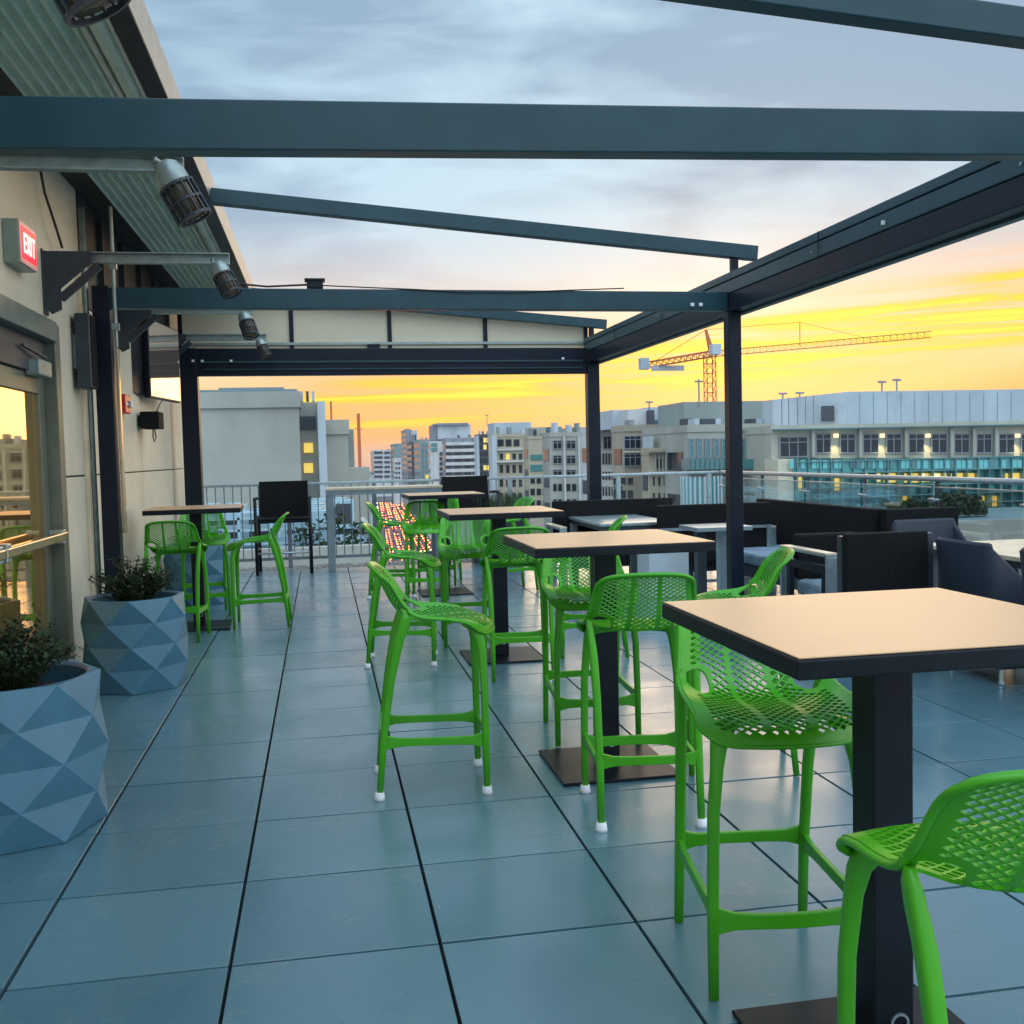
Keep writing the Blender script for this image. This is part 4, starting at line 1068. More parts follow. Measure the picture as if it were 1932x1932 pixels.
for k in range(8): block(b, 841, 897, 834+12.6*k, 840+12.6*k, 'white', 'balcony_band', proud=.9, dep=.2)
wins(b, [(841, 853), (857, 871), (875, 889)], [(841+12.6*k, 846+12.6*k) for k in range(8)], 'winglass')
for x in (854, 872, 890): block(b, x, x+3, 832, 930, 'dark', 'dark_column', proud=.5, dep=.2)
b = bld('dark_glass_block', 'narrow dark glass block with a few yellow lit windows', 902, 927, 822, 240, 20, 'dark')
wins(b, cols(904, 926, 3, .8), [(826+13*k, 835+13*k) for k in range(8)], 'winglass', lit={(1, 0), (2, 0), (1, 4), (2, 4), (1, 1)})
block(b, 898, 903, 822, 940, 'blue', 'pale_pier', proud=.4, dep=3)
b = bld('cream_windowed_block', 'cream block with grouped dark windows and a pale blue penthouse', 929, 1003, 822, 198, 18, 'cream')
block(b, 932, 1002, 797, 821, 'blue', 'penthouse', dY=5, dep=8); block(b, 927, 936, 822, 960, 'pale', 'corner_pier', proud=.5, dep=3)
wins(b, cols(937, 982, 3, .75), [(829, 842)], 'winglass'); wins(b, cols(940, 1000, 5, .55), [(856, 867), (877, 892), (905, 918), (930, 942), (955, 966)], 'winglass', lit={(1, 0)})
block(b, 936, 1003, 847, 849.5, 'white', 'cornice', proud=.5, dep=.3); block(b, 936, 1003, 869, 872, 'white', 'cornice', proud=.7, dep=.3)
b = bld('low_cream_block', 'cream block with long teal window strips', 997, 1036, 826, 172, 16, 'cream')
wins(b, cols(999, 1034, 1, .9), [(858, 868), (877, 889)], 'winteal'); wins(b, cols(999, 1034, 3, .7), [(902, 912), (922, 934), (944, 954), (964, 974)], 'winglass')
block(b, 1004, 1030, 806, 826, 'stone', 'penthouse', dY=4, dep=6); block(b, 1036, 1060, 805, 820, 'tealgrey', 'roof_plant', dY=4, dep=5)
b = bld('square_window_block', 'pale block with rows of square dark windows left of the far post', 1037, 1113, 820, 132, 16, 'stone')
wins(b, [(1044, 1059), (1069, 1085), (1099, 1111)], [(832, 846), (860, 874), (887, 896)], 'winglass', frame=2); wins(b, [(1044, 1050), (1053, 1060), (1069, 1076), (1079, 1087), (1099, 1104), (1107, 1112)], [(913, 926), (942, 955), (972, 985)], 'winglass')
block(b, 1078, 1112, 806, 820, 'stone', 'roof_plant', dY=3, dep=6)
for x in (1062, 1090): block(b, x, x+3, 824, 1000, 'white', 'pilaster', proud=.3, dep=.2)
b = bld('white_fin_block', 'white block with narrow fins and a dark roof canopy right of the far post', 1113, 1177, 812, 108, 14, 'white')
wins(b, [(1116, 1128), (1139, 1152), (1159, 1174)], [(825, 846)], 'winglass', frame=2); wins(b, cols(1135, 1175, 7, .5), [(855, 876), (890, 905), (918, 935), (950, 965)], 'winglass')
block(b, 1140, 1186, 806, 813, 'dark', 'roof_canopy', dY=-1, dep=6); q = MB()
for xa, ya, xb, yb in ((1133, 802, 1169, 794), (1140, 806, 1172, 797)):
    A, Bq = at(xa, ya, 106), at(xb, yb, 106); q.bar(A, Bq, .25, .3)
o = q.build('roof_strut', cm['dark'], b); o.location = -Vector(b.location)
b = bld('beige_block', 'beige office block with wide window bays and one lime lit window', 1177, 1297, 808, 94, 14, 'beige')
wins(b, [(1178, 1208), (1216, 1239), (1252, 1270), (1279, 1293)], [(824, 845)], 'winglass', frame=3)
wins(b, [(1259, 1272)], [(825, 838)], 'lit', th=.2)
wins(b, [(1178, 1208), (1214, 1223)], [(858, 878)], 'winglass', frame=3); wins(b, [(1157, 1168), (1171, 1180), (1184, 1194)], [(902, 914), (925, 940), (958, 972)], 'winglass')
block(b, 1185, 1222, 772, 808, 'white', 'penthouse', dY=3, dep=8); block(b, 1222, 1262, 768, 808, 'pale', 'penthouse', dY=4, dep=8); block(b, 1258, 1290, 765, 808, 'beige', 'penthouse', dY=3.5, dep=8)
block(b, 1156, 1186, 773, 809, 'pale', 'penthouse', dY=6, dep=8)
b['_Y'] = 97.4; wins(b, [(1234, 1242), (1245, 1253)], [(793, 806)], 'winteal'); wins(b, [(1265, 1269), (1272, 1276)], [(789, 806)], 'dark', dY=0)
b['_Y'] = 94
block(b, 1177, 1297, 850, 853, 'cream', 'string_course', proud=.3, dep=.1)
b = bld('ornate_block', 'cream ornate facade with tall narrow windows in front of the beige office block', 1224, 1292, 852, 86, 7, 'cream')
wins(b, cols(1236, 1288, 8, .42), [(866, 884)], 'winglass'); wins(b, cols(1228, 1290, 6, .35), [(900, 916), (930, 950), (965, 985)], 'winglass')
block(b, 1222, 1294, 848, 853, 'beige', 'cornice', proud=.6, dep=1); block(b, 1222, 1294, 889, 893, 'white', 'cornice', proud=.4, dep=.3)
for k in range(9): block(b, 1234+6.8*k, 1236.4+6.8*k, 855, 888, 'stone', 'pilaster', proud=.25, dep=.1)
b = bld('concrete_crown_block', 'pale block with tall slit windows and concrete roof box behind the right post', 1297, 1458, 808, 80, 12, 'stone')
block(b, 1290, 1458, 757, 800, 'conc', 'roof_box', dY=5, dep=7)
for k, (x, c_) in enumerate(((1310, 'pale'), (1322, 'dark'), (1348, 'pale'), (1418, 'dark'), (1425, 'pale'), (1440, 'dark'))): block(b, x, x+[10, 28, 12, 8, 14, 16][k], 790, 806, c_, 'rooftop_unit', dY=1+.2*k, dep=1.5)
wins(b, [(1300+15.5*k, 1307+15.5*k) for k in range(5)]+[(1397, 1404), (1414, 1423), (1434, 1443)], [(829, 862)], 'winteal', frame=1)
block(b, 1288, 1380, 866, 885, 'winteal', 'glass_balcony', proud=1.6, dep=.3); block(b, 1384, 1428, 866, 885, 'winteal', 'glass_balcony', proud=1.6, dep=.3)
for k in range(11): block(b, 1290+9*k, 1291+9*k, 865, 886, 'tealgrey', 'balustrade_post', proud=1.75, dep=.1)
# curved glass bay
q = MB(); A, Bq = at(1293, 902, 78), at(1372, 902, 78); cx_, rr_ = (A.x+Bq.x)/2, (Bq.x-A.x)/2
for k in range(14):
    a0, a1 = PI-PI*k/14, PI-PI*(k+1)/14
    q.add([(cx_+rr_*math.cos(a0), 79-1.6*math.sin(a0), GZ), (cx_+rr_*math.cos(a1), 79-1.6*math.sin(a1), GZ), (cx_+rr_*math.cos(a1), 79-1.6*math.sin(a1), A.z), (cx_+rr_*math.cos(a0), 79-1.6*math.sin(a0), A.z)], [(0, 1, 2, 3)])
o = q.build('curved_glass_bay', M['curtain'], b); o.location = -Vector(b.location)
for k in range(15):
    a0 = PI-PI*k/14; q = MB(); x_, y_ = cx_+rr_*math.cos(a0), 79-1.65*math.sin(a0); q.box(x_-.07, x_+.07, y_-.12, y_, GZ, A.z+.1); o = q.build('mullion', cm['pale'], b); o.location = -Vector(b.location)
for yy in (906, 930, 955, 980): block(b, 1293, 1372, yy, yy+1.6, 'pale', 'transom', proud=1.9, dep=.1)
block(b, 1430, 1458, 866, 1010, 'cream', 'side_wall', proud=.6, dep=.3)
# long right building
b = bld('glass_office_building', 'long office building with white parapet screen and teal glass lower floors', 1455, 1990, 806, 75, 14, 'office', grp=None)
block(b, 1598, 1990, 736, 803, 'blue', 'parapet_screen', dY=1.5, dep=5); 
# angled part of the white screen
q = MB(); A, Bq, C_, Dd = at(1458, 754, 80), at(1598, 739, 76.5), at(1598, 803, 76.5), at(1458, 806, 80)
q.add([A, Bq, C_, Dd]+[v+Vector((0, 2, 0)) for v in (A, Bq, C_, Dd)], [(3, 2, 1, 0), (4, 5, 6, 7), (0, 1, 5, 4), (1, 2, 6, 5), (2, 3, 7, 6), (3, 0, 4, 7)]); o = q.build('parapet_screen', cm['pale'], b); o.location = -Vector(b.location)
wins(b, [(1549, 1573)], [(766, 795)], 'dark', nm='louver', th=.1, dY=1.9)
for x in (1475, 1488, 1505, 1520, 1535): block(b, x, x+.8, 752-(x-1475)*.09, 805, 'grey', 'panel_joint', dY=2.9-(x-1475)*.02, dep=.1)
for x in range(1622, 1930, 26): block(b, x, x+.6, 741, 802, 'grey', 'panel_joint', dY=1.47, dep=.02)
block(b, 1455, 1990, 804, 806, 'tealgrey', 'cornice', proud=.8, dep=.5)
wc = [(1471, 1521), (1539, 1565), (1585, 1611), (1628, 1655), (1672, 1698), (1714, 1741), (1757, 1784), (1800, 1826), (1842, 1868), (1884, 1911), (1926, 1952)]
wl = [(a_, b_) for a_, b_ in wc]
wins(b, [wl[0]], [(826, 860)], 'winglass', frame=3); wins(b, wl[1:], [(820, 853)], 'winglass', frame=2)
for x in (1576, 1663, 1749, 1918):
    A = at(x, 822, 74.8); q = MB(); q.box(A.x-.12, A.x+.12, 74.5, 74.85, A.z-.15, A.z+.15); o = q.build('wall_light', M['litw'], b); o.location = -Vector(b.location)
    ld = bpy.data.lights.new('wall_light_lamp', 'SPOT'); ld.energy = 260; ld.color = (1, .72, .35); ld.spot_size = 1.2; ld.spot_blend = .8; lo = bpy.data.objects.new('wall_lamp', ld); COL.objects.link(lo)
    lo.location = Vector((A.x, 74.3, A.z-.05))-Vector(b.location); lo.rotation_euler = (math.radians(14), 0, 0); lo.parent = b
for x in (1531, 1620, 1706, 1792, 1834, 1876): block(b, x-3, x+3, 808, 862, 'stone', 'pilaster', proud=.35, dep=.1)
block(b, 1482, 1990, 866, 888, 'curtain', 'glass_band', proud=1.4, dep=1.4)
block(b, 1455, 1484, 866, 1010, 'cream', 'corner_wall', proud=1.2, dep=1.2)
block(b, 1484, 1990, 888, 1030, 'curtain', 'glass_front', proud=.9, dep=.9)
for k, x in enumerate(range(1486, 1985, 21)): block(b, x, x+(2.2 if k % 2 == 0 else .9), 864, 1030, 'winteal', 'mullion', proud=1.6, dep=.15)
for yy in (864, 886, 912, 930, 948, 968): block(b, 1484, 1990, yy, yy+2, 'winteal', 'transom', proud=1.62, dep=.1)
b['_Y'] = 73.98
rr = random.Random(9)
for j, (ya, yb) in enumerate(((868, 884), (914.5, 928.5), (932.5, 946.5), (950.5, 966), (970.5, 990))):
    for k, x in enumerate(range(1489, 1960, 21)):
        for h0, h1 in ((x, x+8.6), (x+9.6, x+18.4)):
            if rr.random() < .78: wins(b, [(h0, h1)], [(ya, yb)], 'curtlight' if rr.random() < .72 else 'winteal', nm='pane', th=.06, dY=(-.42 if j == 0 else .1))
wins(b, [(1626, 1636), (1648, 1660), (1740, 1750), (1768, 1784), (1896, 1924)], [(893, 909)], 'lit'); wins(b, [(1667, 1690), (1706, 1720), (1722, 1740), (1752, 1766), (1794, 1815), (1826, 1846)], [(893, 910)], 'lit')
wins(b, [(1734, 1742), (1762, 1770)], [(894, 908)], 'litw', th=.2)
wins(b, [(1500, 1512), (1574, 1588)], [(900, 925)], 'lit'); wins(b, [(1703, 1714), (1845, 1856), (1872, 1886)], [(936, 955)], 'lit')
# terrace of shrubs in front of the glass front
Y_ = 66; A, Bq = at(1640, 962, Y_), at(2060, 962, Y_)
K = thing('roof_terrace', ((A.x+Bq.x)/2, Y_+3, GZ), 0, 'pale terrace roof below the long right office building', 'terrace')
zt = at(1800, 972, Y_).z
q = MB(); q.box(A.x-12, Bq.x, Y_-16, Y_+6, GZ, zt); o = q.build('terrace_block', cm['tealgrey'], K); o.location = -Vector(K.location)
q = MB(); q.box(A.x-12, Bq.x, Y_-16.3, Y_-15.9, zt-.3, zt+.9); o = q.build('parapet', cm['stone'], K); o.location = -Vector(K.location)
def bush(x, y, z, rx, ry, rz, n_, lb, seed, leaf=.22):
    rnd = random.Random(seed); r = thing('terrace_shrub', (x, y, z), 0, lb, 'shrub', 'shrubs on the terrace opposite'); q = MB()
    for _ in range(n_):
        a_ = rnd.uniform(0, 2*PI); c = rnd.uniform(-.2, 1); s_ = math.sqrt(max(0, 1-c*c)); f_ = rnd.uniform(.6, 1.05)
        p = Vector((rx*f_*s_*math.cos(a_), ry*f_*s_*math.sin(a_), rz*(.2+f_*max(0, c)))); d = Vector((rnd.gauss(0, 1), rnd.gauss(0, 1), rnd.gauss(0, 1))).normalized(); e = d.cross(Vector((rnd.gauss(0, 1), rnd.gauss(0, 1), 1))).normalized()
        L_ = leaf*rnd.uniform(.6, 1.2); q.add([p-d*L_, p+e*L_*.5, p+d*L_, p-e*L_*.5], [(0, 1, 2, 3)])
    q.build('foliage', M['leaf'], r); return r
for k, px in enumerate((1668, 1695, 1722, 1750, 1778, 1806, 1834)):
    p_ = at(px, 960, 64); bush(p_.x, 64, zt, 1.0, .8, [1.0, .9, 1.1, .95, 1.35, 1.5, 1.2][k], 500, ['leftmost low dark shrub of the terrace hedge', 'second low dark shrub of the terrace hedge', 'third dark shrub of the terrace hedge', 'middle dark shrub of the terrace hedge', 'taller dark shrub right of the terrace hedge middle', 'tallest dark shrub of the terrace hedge', 'last dark shrub at the right of the terrace hedge'][k], 50+k)
# rooftop masts
for k, (px, yb, yt, Y_, lb) in enumerate(((1664, 738, 718, 77, 'thin roof mast left of the roof vents on the white parapet'), (1692, 738, 714, 78, 'hooked vent pipe on the white parapet of the long building'), (1477, 752, 741, 81, 'short aerial above the left end of the white parapet'), (1509, 748, 740, 80, 'small dark aerial on the slanted white parapet'), (1319, 757, 715, 85, 'white antenna mast left of the orange crane'), (919, 797, 782, 200, 'aerial on the pale blue penthouse'), (1225, 768, 757, 98, 'small dark roof vent on the beige office penthouse'))):
    A, Bq = at(px, yb+4, Y_), at(px, yt, Y_)
    K = thing('roof_mast', A, 0, lb, 'mast', 'masts and vents on the far roofs'); q = MB(); q.tube([(0, 0, -.2), (0, 0, Bq.z-A.z)], .08, 6); q.tube([(-.35, 0, (Bq.z-A.z)*.9), (.35, 0, (Bq.z-A.z)*.9)], .1, 6); q.build('pole', cm['grey'], K)

# ------------------------------------------------------------------ cranes
def lattice(q, a_, b_, w_, n_, th):
    a_, b_ = Vector(a_), Vector(b_); d = (b_-a_).normalized(); ref = Vector((0, 0, 1)) if abs(d.z) < .9 else Vector((0, 1, 0)); r_ = d.cross(ref).normalized(); u_ = r_.cross(d).normalized()
    cs = [r_*(i*w_/2)+u_*(j*w_/2) for i, j in ((-1, -1), (1, -1), (1, 1), (-1, 1))]
    for c in cs: q.bar(a_+c, b_+c, th, th)
    for k in range(n_):
        p0_, p1_ = a_.lerp(b_, k/n_), a_.lerp(b_, (k+1)/n_)
        for i in range(4):
            q.bar(p0_+cs[i], p1_+cs[(i+1) % 4], th*.6, th*.6); q.bar(p0_+cs[i], p0_+cs[(i+1) % 4], th*.6, th*.6)
CY = 215
base = at(1340, 760, CY); jt = at(1340, 668, CY); apex = at(1332, 622, CY); je = at(1757, 631, CY-20); ce = at(1225, 688, CY+10)
K = thing('tower_crane', (base.x, CY, GZ), 0, 'orange tower crane with a long yellow jib against the sunset', 'crane')
def kl(q, nm, m_): o = q.build(nm, m_, K); o.location = -Vector(K.location); return o
q = MB(); lattice(q, (base.x, CY, GZ), (base.x, CY, jt.z), 2.0, 26, .17); kl(q, 'mast', M['craner'])
q = MB(); lattice(q, jt, je, 1.2, 34, .10); kl(q, 'jib', M['craney'])
q = MB(); lattice(q, jt, ce, 1.2, 10, .2); kl(q, 'counter_jib', M['craner'])
q = MB(); q.bar(jt, apex, .5, .5); q.bar(jt+Vector((1, 0, 0)), apex, .3, .3); kl(q, 'apex_tower', M['craner'])
q = MB(); j2 = jt.lerp(je, .45); j3 = jt.lerp(je, .42)+Vector((0, 0, 5)); q.bar(apex, j3, .1, .1); q.bar(j3, jt.lerp(je, .75), .08, .08); q.bar(j3, jt.lerp(je, .42), .15, .15); q.bar(apex, ce, .12, .12); kl(q, 'stay_cable', M['craney'])
q = MB(); A = at(1207, 676, CY+10); Bq = at(1223, 697, CY+10); q.box(A.x, Bq.x, CY+9, CY+11, Bq.z, A.z); kl(q, 'counterweight', cm['blue'])
q = MB(); A = at(1346, 655, CY-2); q.box(A.x-.6, A.x+1.4, CY-3, CY-1, A.z-1.6, A.z+.6); kl(q, 'cab', cm['pale'])
q = MB(); A, Bq = at(1228, 690, CY+8), at(1290, 686, CY+8); q.box(A.x, Bq.x, CY+7.7, CY+7.9, A.z-1.2, A.z); kl(q, 'banner', cm['blue'])
for px, yb, yt, Y_, lb in ((626, 812, 757, 300, 'thin distant crane mast just right of the blank wall'), (680, 905, 780, 420, 'red distant crane mast at the left of the street')):
    A, Bq = at(px, yb, Y_), at(px, yt, Y_); K = thing('crane_mast', (A.x, Y_, GZ), 0, lb, 'crane'); q = MB(); q.bar((A.x, Y_, GZ), (A.x, Y_, Bq.z), .55 if px < 650 else 1.3, .55); kl(q, 'mast', M['craner'])
    q = MB(); q.bar((A.x-1.5, Y_, Bq.z-6), (A.x+1.5, Y_, Bq.z-6.3), .3, .3); kl(q, 'crosshead', M['craner'])

# ------------------------------------------------------------------ neighbouring lower roof with plant
RFZ = -1.0
K = thing('lower_roof', (-3, 26, GZ), 0, 'lower neighbouring roof with pale parapet below the railing', 'building')
q = MB(); q.box(-16, 1.3, 26, 38.4, GZ, RFZ); o = q.build('roof_block', M['roofm'], K); o.location = -Vector(K.location)
q = MB(); q.box(-16, 1.5, 25.6, 25.98, RFZ-.9, RFZ+.32); q.box(1.31, 1.5, 25.99, 38.3, RFZ-.9, RFZ+.3); o = q.build('parapet', cm['stone'], K); o.location = -Vector(K.location)
def ac_unit():
    r = thing('rooftop_unit'); q = MB(); q.box(-1.0, 1.0, -.7, .7, .25, 1.7); q.build('casing', M['duct'], r, bevel=.03)
    q = MB(); q.box(-.9, .9, -.6, .6, 0, .249); q.build('plinth', M['dkgrey'], r)
    for x in (-.48, .48):
        q = MB(); q.lathe([(.36, 1.705), (.40, 1.78), (.36, 1.80), (.30, 1.72)], 18, Matrix.Translation((x, 0, 0))); q.build('fan_shroud', M['steel'], r, smooth=True)
        q = MB(); q.box(x-.36, x+.36, -.712, -.701, .5, 1.5); q.build('grille', M['dkgrey'], r)
    return r
u0 = ac_unit()
for k, (x, y, rz) in enumerate(((-2.0, 28.5, 0), (-.5, 31, .1), (-4.4, 28.2, 0), (-.2, 28.3, 1.5), (-3.0, 33, 0), (.2, 34.5, .3))):
    u = u0 if k == 0 else copy_tree(u0, (0, 0, 0), 0)
    u.scale = (.7, .7, .66); u.location = (x, y, RFZ); u.rotation_euler = (0, 0, rz); tag(u, ['boxy rooftop unit behind the tall black armchair', 'rooftop unit in the middle of the lower roof', 'rooftop unit at the left behind the picket railing', 'rooftop unit nearest the roof edge, right of the others', 'rooftop unit in the back row of the lower roof', 'farthest rooftop unit on the lower roof'][k], 'rooftop unit', 'rooftop units on the lower roof')
q = MB()
for x in (-4.5, -3.7, -2.9, -2.1, -1.3, -.5):
    for y in (27, 27.6): q.bar((x, y, RFZ), (x, y, RFZ+1.1+.3*math.sin(x*3)), .06, .06)
    q.bar((x, 27, RFZ+.9), (x, 27.6, RFZ+1.0), .06, .06)
for z in (.35, .7, 1.0): q.bar((-4.5, 27, RFZ+z), (-.5, 27, RFZ+z), .06, .06); q.bar((-4.5, 27.6, RFZ+z+.05), (-.5, 27.6, RFZ+z+.05), .12, .12)
tag(q.build('pipe_rack', M['duct']), 'blue grey rack of pipes on the lower roof behind the pickets', 'pipe rack')
for k, (x, y) in enumerate(((.25, 26.7), (.95, 27.0), (-.35, 26.6), (-3.0, 26.5))):
    bush(x, y, RFZ+.1, .45, .35, [1.0, .6, .7, .5][k], 110, ['dark tangled plant at the middle of the lower roof edge', 'dark plant at the right of the lower roof edge', 'dark plant left of the others on the lower roof edge', 'dark plant behind the wall table on the lower roof'][k], 80+k, .10)['group'] = 'plants on the lower roof'

# ------------------------------------------------------------------ traffic
def car():
    r = thing('car')
    q = MB(); prof_ = [(-2.2, .35), (-2.2, .85), (-1.5, 1.0), (-.95, 1.42), (.6, 1.42), (1.15, 1.0), (2.1, .85), (2.2, .35)]
    n_ = len(prof_); q.v = [(-.88, y, z) for y, z in prof_]+[(.88, y, z) for y, z in prof_]; q.f = [tuple(range(n_)), tuple(range(2*n_-1, n_-1, -1))]+[(k, n_+k, n_+(k+1) % n_, (k+1) % n_) for k in range(n_)]; q.mi = [0]*len(q.f)
    q.build('body', cm['dark'], r, bevel=.06)
    q = MB(); q.add([(-.75, -1.53, 1.02), (.75, -1.53, 1.02), (.68, -1.0, 1.40), (-.68, -1.0, 1.40)], [(0, 1, 2, 3)]); q.build('rear_window', M['winglass'], r)
    for x in (-.8, .8):
        for y in (-1.35, 1.35): q = MB(); q.lathe([(.001, -.1), (.33, -.1), (.33, .1), (.001, .1)], 12, Matrix.Translation((x, y, .33))@Matrix.Rotation(PI/2, 4, 'Y')); q.build('wheel', M['dkgrey'], r)
    for x in (-.66, .66):
        q = MB(); q.box(x-.24, x+.24, -2.26, -2.19, .56, 1.0); q.build('tail_light', M['tail'], r)
        q = MB(); q.box(x-.17, x+.17, 2.19, 2.26, .58, .8); q.build('headlight', M['head'], r)
    return r
c0 = car(); rnd = random.Random(3); first = True; k = 0
hz = math.atan2(-RD.x, RD.y)
lane_n = ['left kerb lane', 'second lane from the left', 'third lane from the left', 'fourth lane', 'fifth lane', 'right kerb lane']
for ln, off in enumerate((-9, -5.4, -1.8, 1.8, 5.4, 9)):
    s_ = -120 + rnd.uniform(0, 9)
    while s_ < 420:
        p = RC+RD*s_+RS*off; away = ln >= 1
        c = c0 if first else copy_tree(c0, (0, 0, 0), 0); first = False
        c.location = (p.x, p.y, GZ+.02); c.rotation_euler = (0, 0, hz if away else hz+PI)
        tag(c, 'distant car with %s in the street far below the railing' % ('red tail lights' if away else 'bright headlights'), 'car', 'cars driving away in the street' if away else 'cars coming towards us in the street')
        s_ += rnd.uniform(7.5, 12) if away and s_ < 120 else rnd.uniform(10, 30)

# ------------------------------------------------------------------ sky
w_ = bpy.data.worlds.new('World'); scene.world = w_; w_.use_nodes = True; nt = w_.node_tree; N, L = nt.nodes, nt.links
bg = N['Background']; out = N['World Output']
SE, SA = math.radians(5), math.radians(24)      # sun elevation; azimuth clockwise from +Y
sk = N.new('ShaderNodeTexSky'); sk.sky_type = 'NISHITA'; sk.sun_disc = False; sk.sun_elevation = SE; sk.sun_rotation = SA
tc = N.new('ShaderNodeTexCoord'); sx = N.new('ShaderNodeSeparateXYZ'); L.new(tc.outputs['Generated'], sx.inputs[0])
def mth(op, a_, b_=None, c_=None, clamp=False):
    n_ = N.new('ShaderNodeMath'); n_.operation = op; n_.use_clamp = clamp
    for i, v in enumerate((a_, b_, c_)):
        if v is None: continue
        if isinstance(v, (int, float)): n_.inputs[i].default_value = v
        else: L.new(v, n_.inputs[i])
    return n_.outputs[0]
def ramp(fac, stops):
    n_ = N.new('ShaderNodeValToRGB'); e = n_.color_ramp.elements
    while len(e) < len(stops): e.new(.5)
    for el, (p, c) in zip(e, stops): el.position = p; el.color = list(c)+[1]
    L.new(fac, n_.inputs[0]); return n_.outputs[0]
def noise(sc, scale, det=5, off=(0, 0, 0), dist=0):
    mp = N.new('ShaderNodeMapping'); mp.inputs['Scale'].default_value = sc; mp.inputs['Location'].default_value = off; L.new(tc.outputs['Generated'], mp.inputs[0])
    n_ = N.new('ShaderNodeTexNoise'); n_.inputs['Scale'].default_value = scale; n_.inputs['Detail'].default_value = det; n_.inputs['Distortion'].default_value = dist; L.new(mp.outputs[0], n_.inputs['Vector']); return n_.outputs['Fac']
def mixc(f, a_, b_):
    n_ = N.new('ShaderNodeMix'); n_.data_type = 'RGBA'
    for i, v in (('Factor', f), ('A', a_), ('B', b_)):
        if isinstance(v, (int, float)): n_.inputs[i].default_value = v
        elif isinstance(v, tuple): n_.inputs[i].default_value = list(v)+[1]
        else: L.new(v, n_.inputs[i])
    return n_.outputs['Result']
X_, Y_s, Z_ = sx.outputs[0], sx.outputs[1], sx.outputs[2]
tilt = mth('MULTIPLY_ADD', X_, -.115, Z_)                      # the cloud layers lean up to the right
soft = noise((1, 1, 3.5), 2.2, 6, (3, 1, 0), .4)
e1 = mth('MULTIPLY_ADD', mth('SUBTRACT', soft, .5), .10, mth('MAXIMUM', mth('MULTIPLY_ADD', X_, -.05, Z_), 0))
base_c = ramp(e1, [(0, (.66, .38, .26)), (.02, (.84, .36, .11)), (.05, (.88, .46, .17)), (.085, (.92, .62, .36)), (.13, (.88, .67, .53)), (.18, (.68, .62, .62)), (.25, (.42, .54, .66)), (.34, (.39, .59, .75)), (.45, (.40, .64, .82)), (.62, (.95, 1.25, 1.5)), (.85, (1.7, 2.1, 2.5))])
# soft grey-blue cloud modelling in the upper sky
cl = noise((1, 1, 2.6), 2.6, 6, (0, 4, 2), .5)
cl2 = noise((1, 1, 4.5), 7.5, 8, (2, 1, 5), .6)
clm = mth('MULTIPLY', mth('SUBTRACT', mth('MULTIPLY_ADD', mth('SUBTRACT', cl2, .5), .45, cl), .40), 4.0, clamp=True)
upm = N.new('ShaderNodeMapRange'); upm.inputs[1].default_value = .10; upm.inputs[2].default_value = .24; L.new(Z_, upm.inputs[0])
up_c = mixc(clm, (.235, .345, .48), (.50, .68, .80))
c1 = mixc(mth('MULTIPLY', upm.outputs[0], .85), base_c, up_c)
# yellow streaks
st1 = noise((1.0, 1.0, 34), 1.5, 5, (0, 2, 1), .35)
st2 = noise((1, 1, 9), 2.0, 3, (5, 0, 3), .2)
band = ramp(tilt, [(0, (0, 0, 0)), (.012, (.25, .25, .25)), (.03, (1, 1, 1)), (.068, (1, 1, 1)), (.082, (.35, .35, .35)), (.10, (0, 0, 0))])
stm = mth('MULTIPLY', mth('SUBTRACT', mth('MULTIPLY_ADD', X_, .30, mth('MULTIPLY_ADD', st2, .35, st1)), .675), 6.0, clamp=True)
st4 = noise((2.2, 2.2, 46), 2.4, 6, (1, 7, 2), .5)
brk = mth('MULTIPLY', mth('SUBTRACT', st4, .36), 5.0, clamp=True)
msk = mth('MULTIPLY', mth('MULTIPLY', stm, brk), band)
gold = ramp(msk, [(0, (.92, .42, .09)), (.35, (.95, .47, .03)), (.75, (.96, .62, .015)), (1, (.98, .74, .03))])
c2 = mixc(mth('MULTIPLY', msk, 1.6, clamp=True), c1, gold)
band2 = ramp(tilt, [(0, (1, 1, 1)), (.02, (.8, .8, .8)), (.08, (.7, .7, .7)), (.11, (0, 0, 0))])
st3 = noise((1.5, 1.5, 26), 2.2, 5, (8, 2, 4), .3)
c3 = mixc(mth('MULTIPLY', mth('MULTIPLY', mth('SUBTRACT', st3, .5), 3.0, clamp=True), band2), c2, (.93, .46, .17))
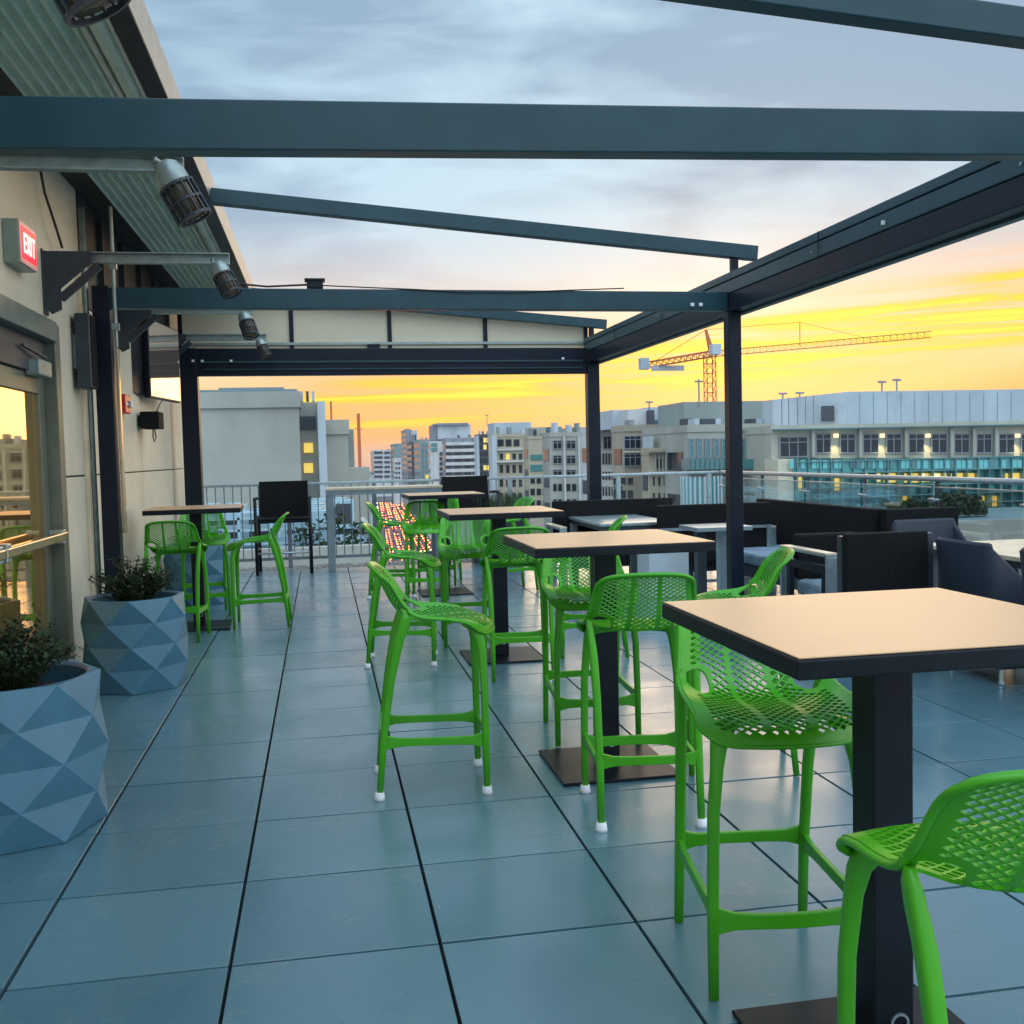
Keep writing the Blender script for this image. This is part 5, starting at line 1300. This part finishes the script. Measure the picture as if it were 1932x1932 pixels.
# away from the sunset the unseen sky is blue, brightened to light the facades
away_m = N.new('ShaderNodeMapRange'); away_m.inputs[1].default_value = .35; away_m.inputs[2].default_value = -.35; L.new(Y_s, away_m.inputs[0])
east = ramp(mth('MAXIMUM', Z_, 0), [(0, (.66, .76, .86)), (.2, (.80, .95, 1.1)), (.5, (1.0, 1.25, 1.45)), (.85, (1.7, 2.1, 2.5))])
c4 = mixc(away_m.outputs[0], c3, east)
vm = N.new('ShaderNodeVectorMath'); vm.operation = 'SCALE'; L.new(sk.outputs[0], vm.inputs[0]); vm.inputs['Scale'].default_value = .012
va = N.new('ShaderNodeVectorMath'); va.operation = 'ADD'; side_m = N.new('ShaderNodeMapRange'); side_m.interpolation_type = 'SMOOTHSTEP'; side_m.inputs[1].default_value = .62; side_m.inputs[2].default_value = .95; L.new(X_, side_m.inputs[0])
gl = mixc(side_m.outputs[0], (1, 1, 1), (2.5, 2.05, 1.65))  # extra warm sky brightness right of the view, added to light wall and furniture
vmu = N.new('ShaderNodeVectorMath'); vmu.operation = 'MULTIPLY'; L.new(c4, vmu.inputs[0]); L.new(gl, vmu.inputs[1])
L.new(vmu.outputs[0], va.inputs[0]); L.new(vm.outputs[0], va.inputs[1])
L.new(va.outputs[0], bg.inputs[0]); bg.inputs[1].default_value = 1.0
sd = bpy.data.lights.new('sun', 'SUN'); sd.energy = .45; sd.angle = math.radians(26); sd.color = (1, .66, .36)
so = bpy.data.objects.new('sun', sd); COL.objects.link(so)
dirv = Vector((math.sin(SA)*math.cos(SE), math.cos(SA)*math.cos(SE), math.sin(SE))); so.rotation_euler = dirv.to_track_quat('Z', 'Y').to_euler(); so.location = (0, 0, 30)

for o in bpy.data.objects:
    if '_Y' in o.keys(): del o['_Y']
q = MB(); q.box(-1320, 1320, -220, 2620, GZ-2, 27.5)
hm = bpy.data.materials.new('haze'); hm.use_nodes = True; hn = hm.node_tree; hn.nodes.clear(); ho = hn.nodes.new('ShaderNodeOutputMaterial'); hv = hn.nodes.new('ShaderNodeVolumePrincipled')
hv.inputs['Color'].default_value = (.82, .87, .95, 1); hv.inputs['Density'].default_value = .00016; hn.links.new(hv.outputs[0], ho.inputs['Volume'])
tag(q.build('haze', hm), kind='stuff')
scene.view_settings.view_transform = 'Standard'; scene.view_settings.look = 'None'; scene.view_settings.exposure = .18; scene.view_settings.gamma = 1
scene.render.resolution_x = scene.render.resolution_y = 1024
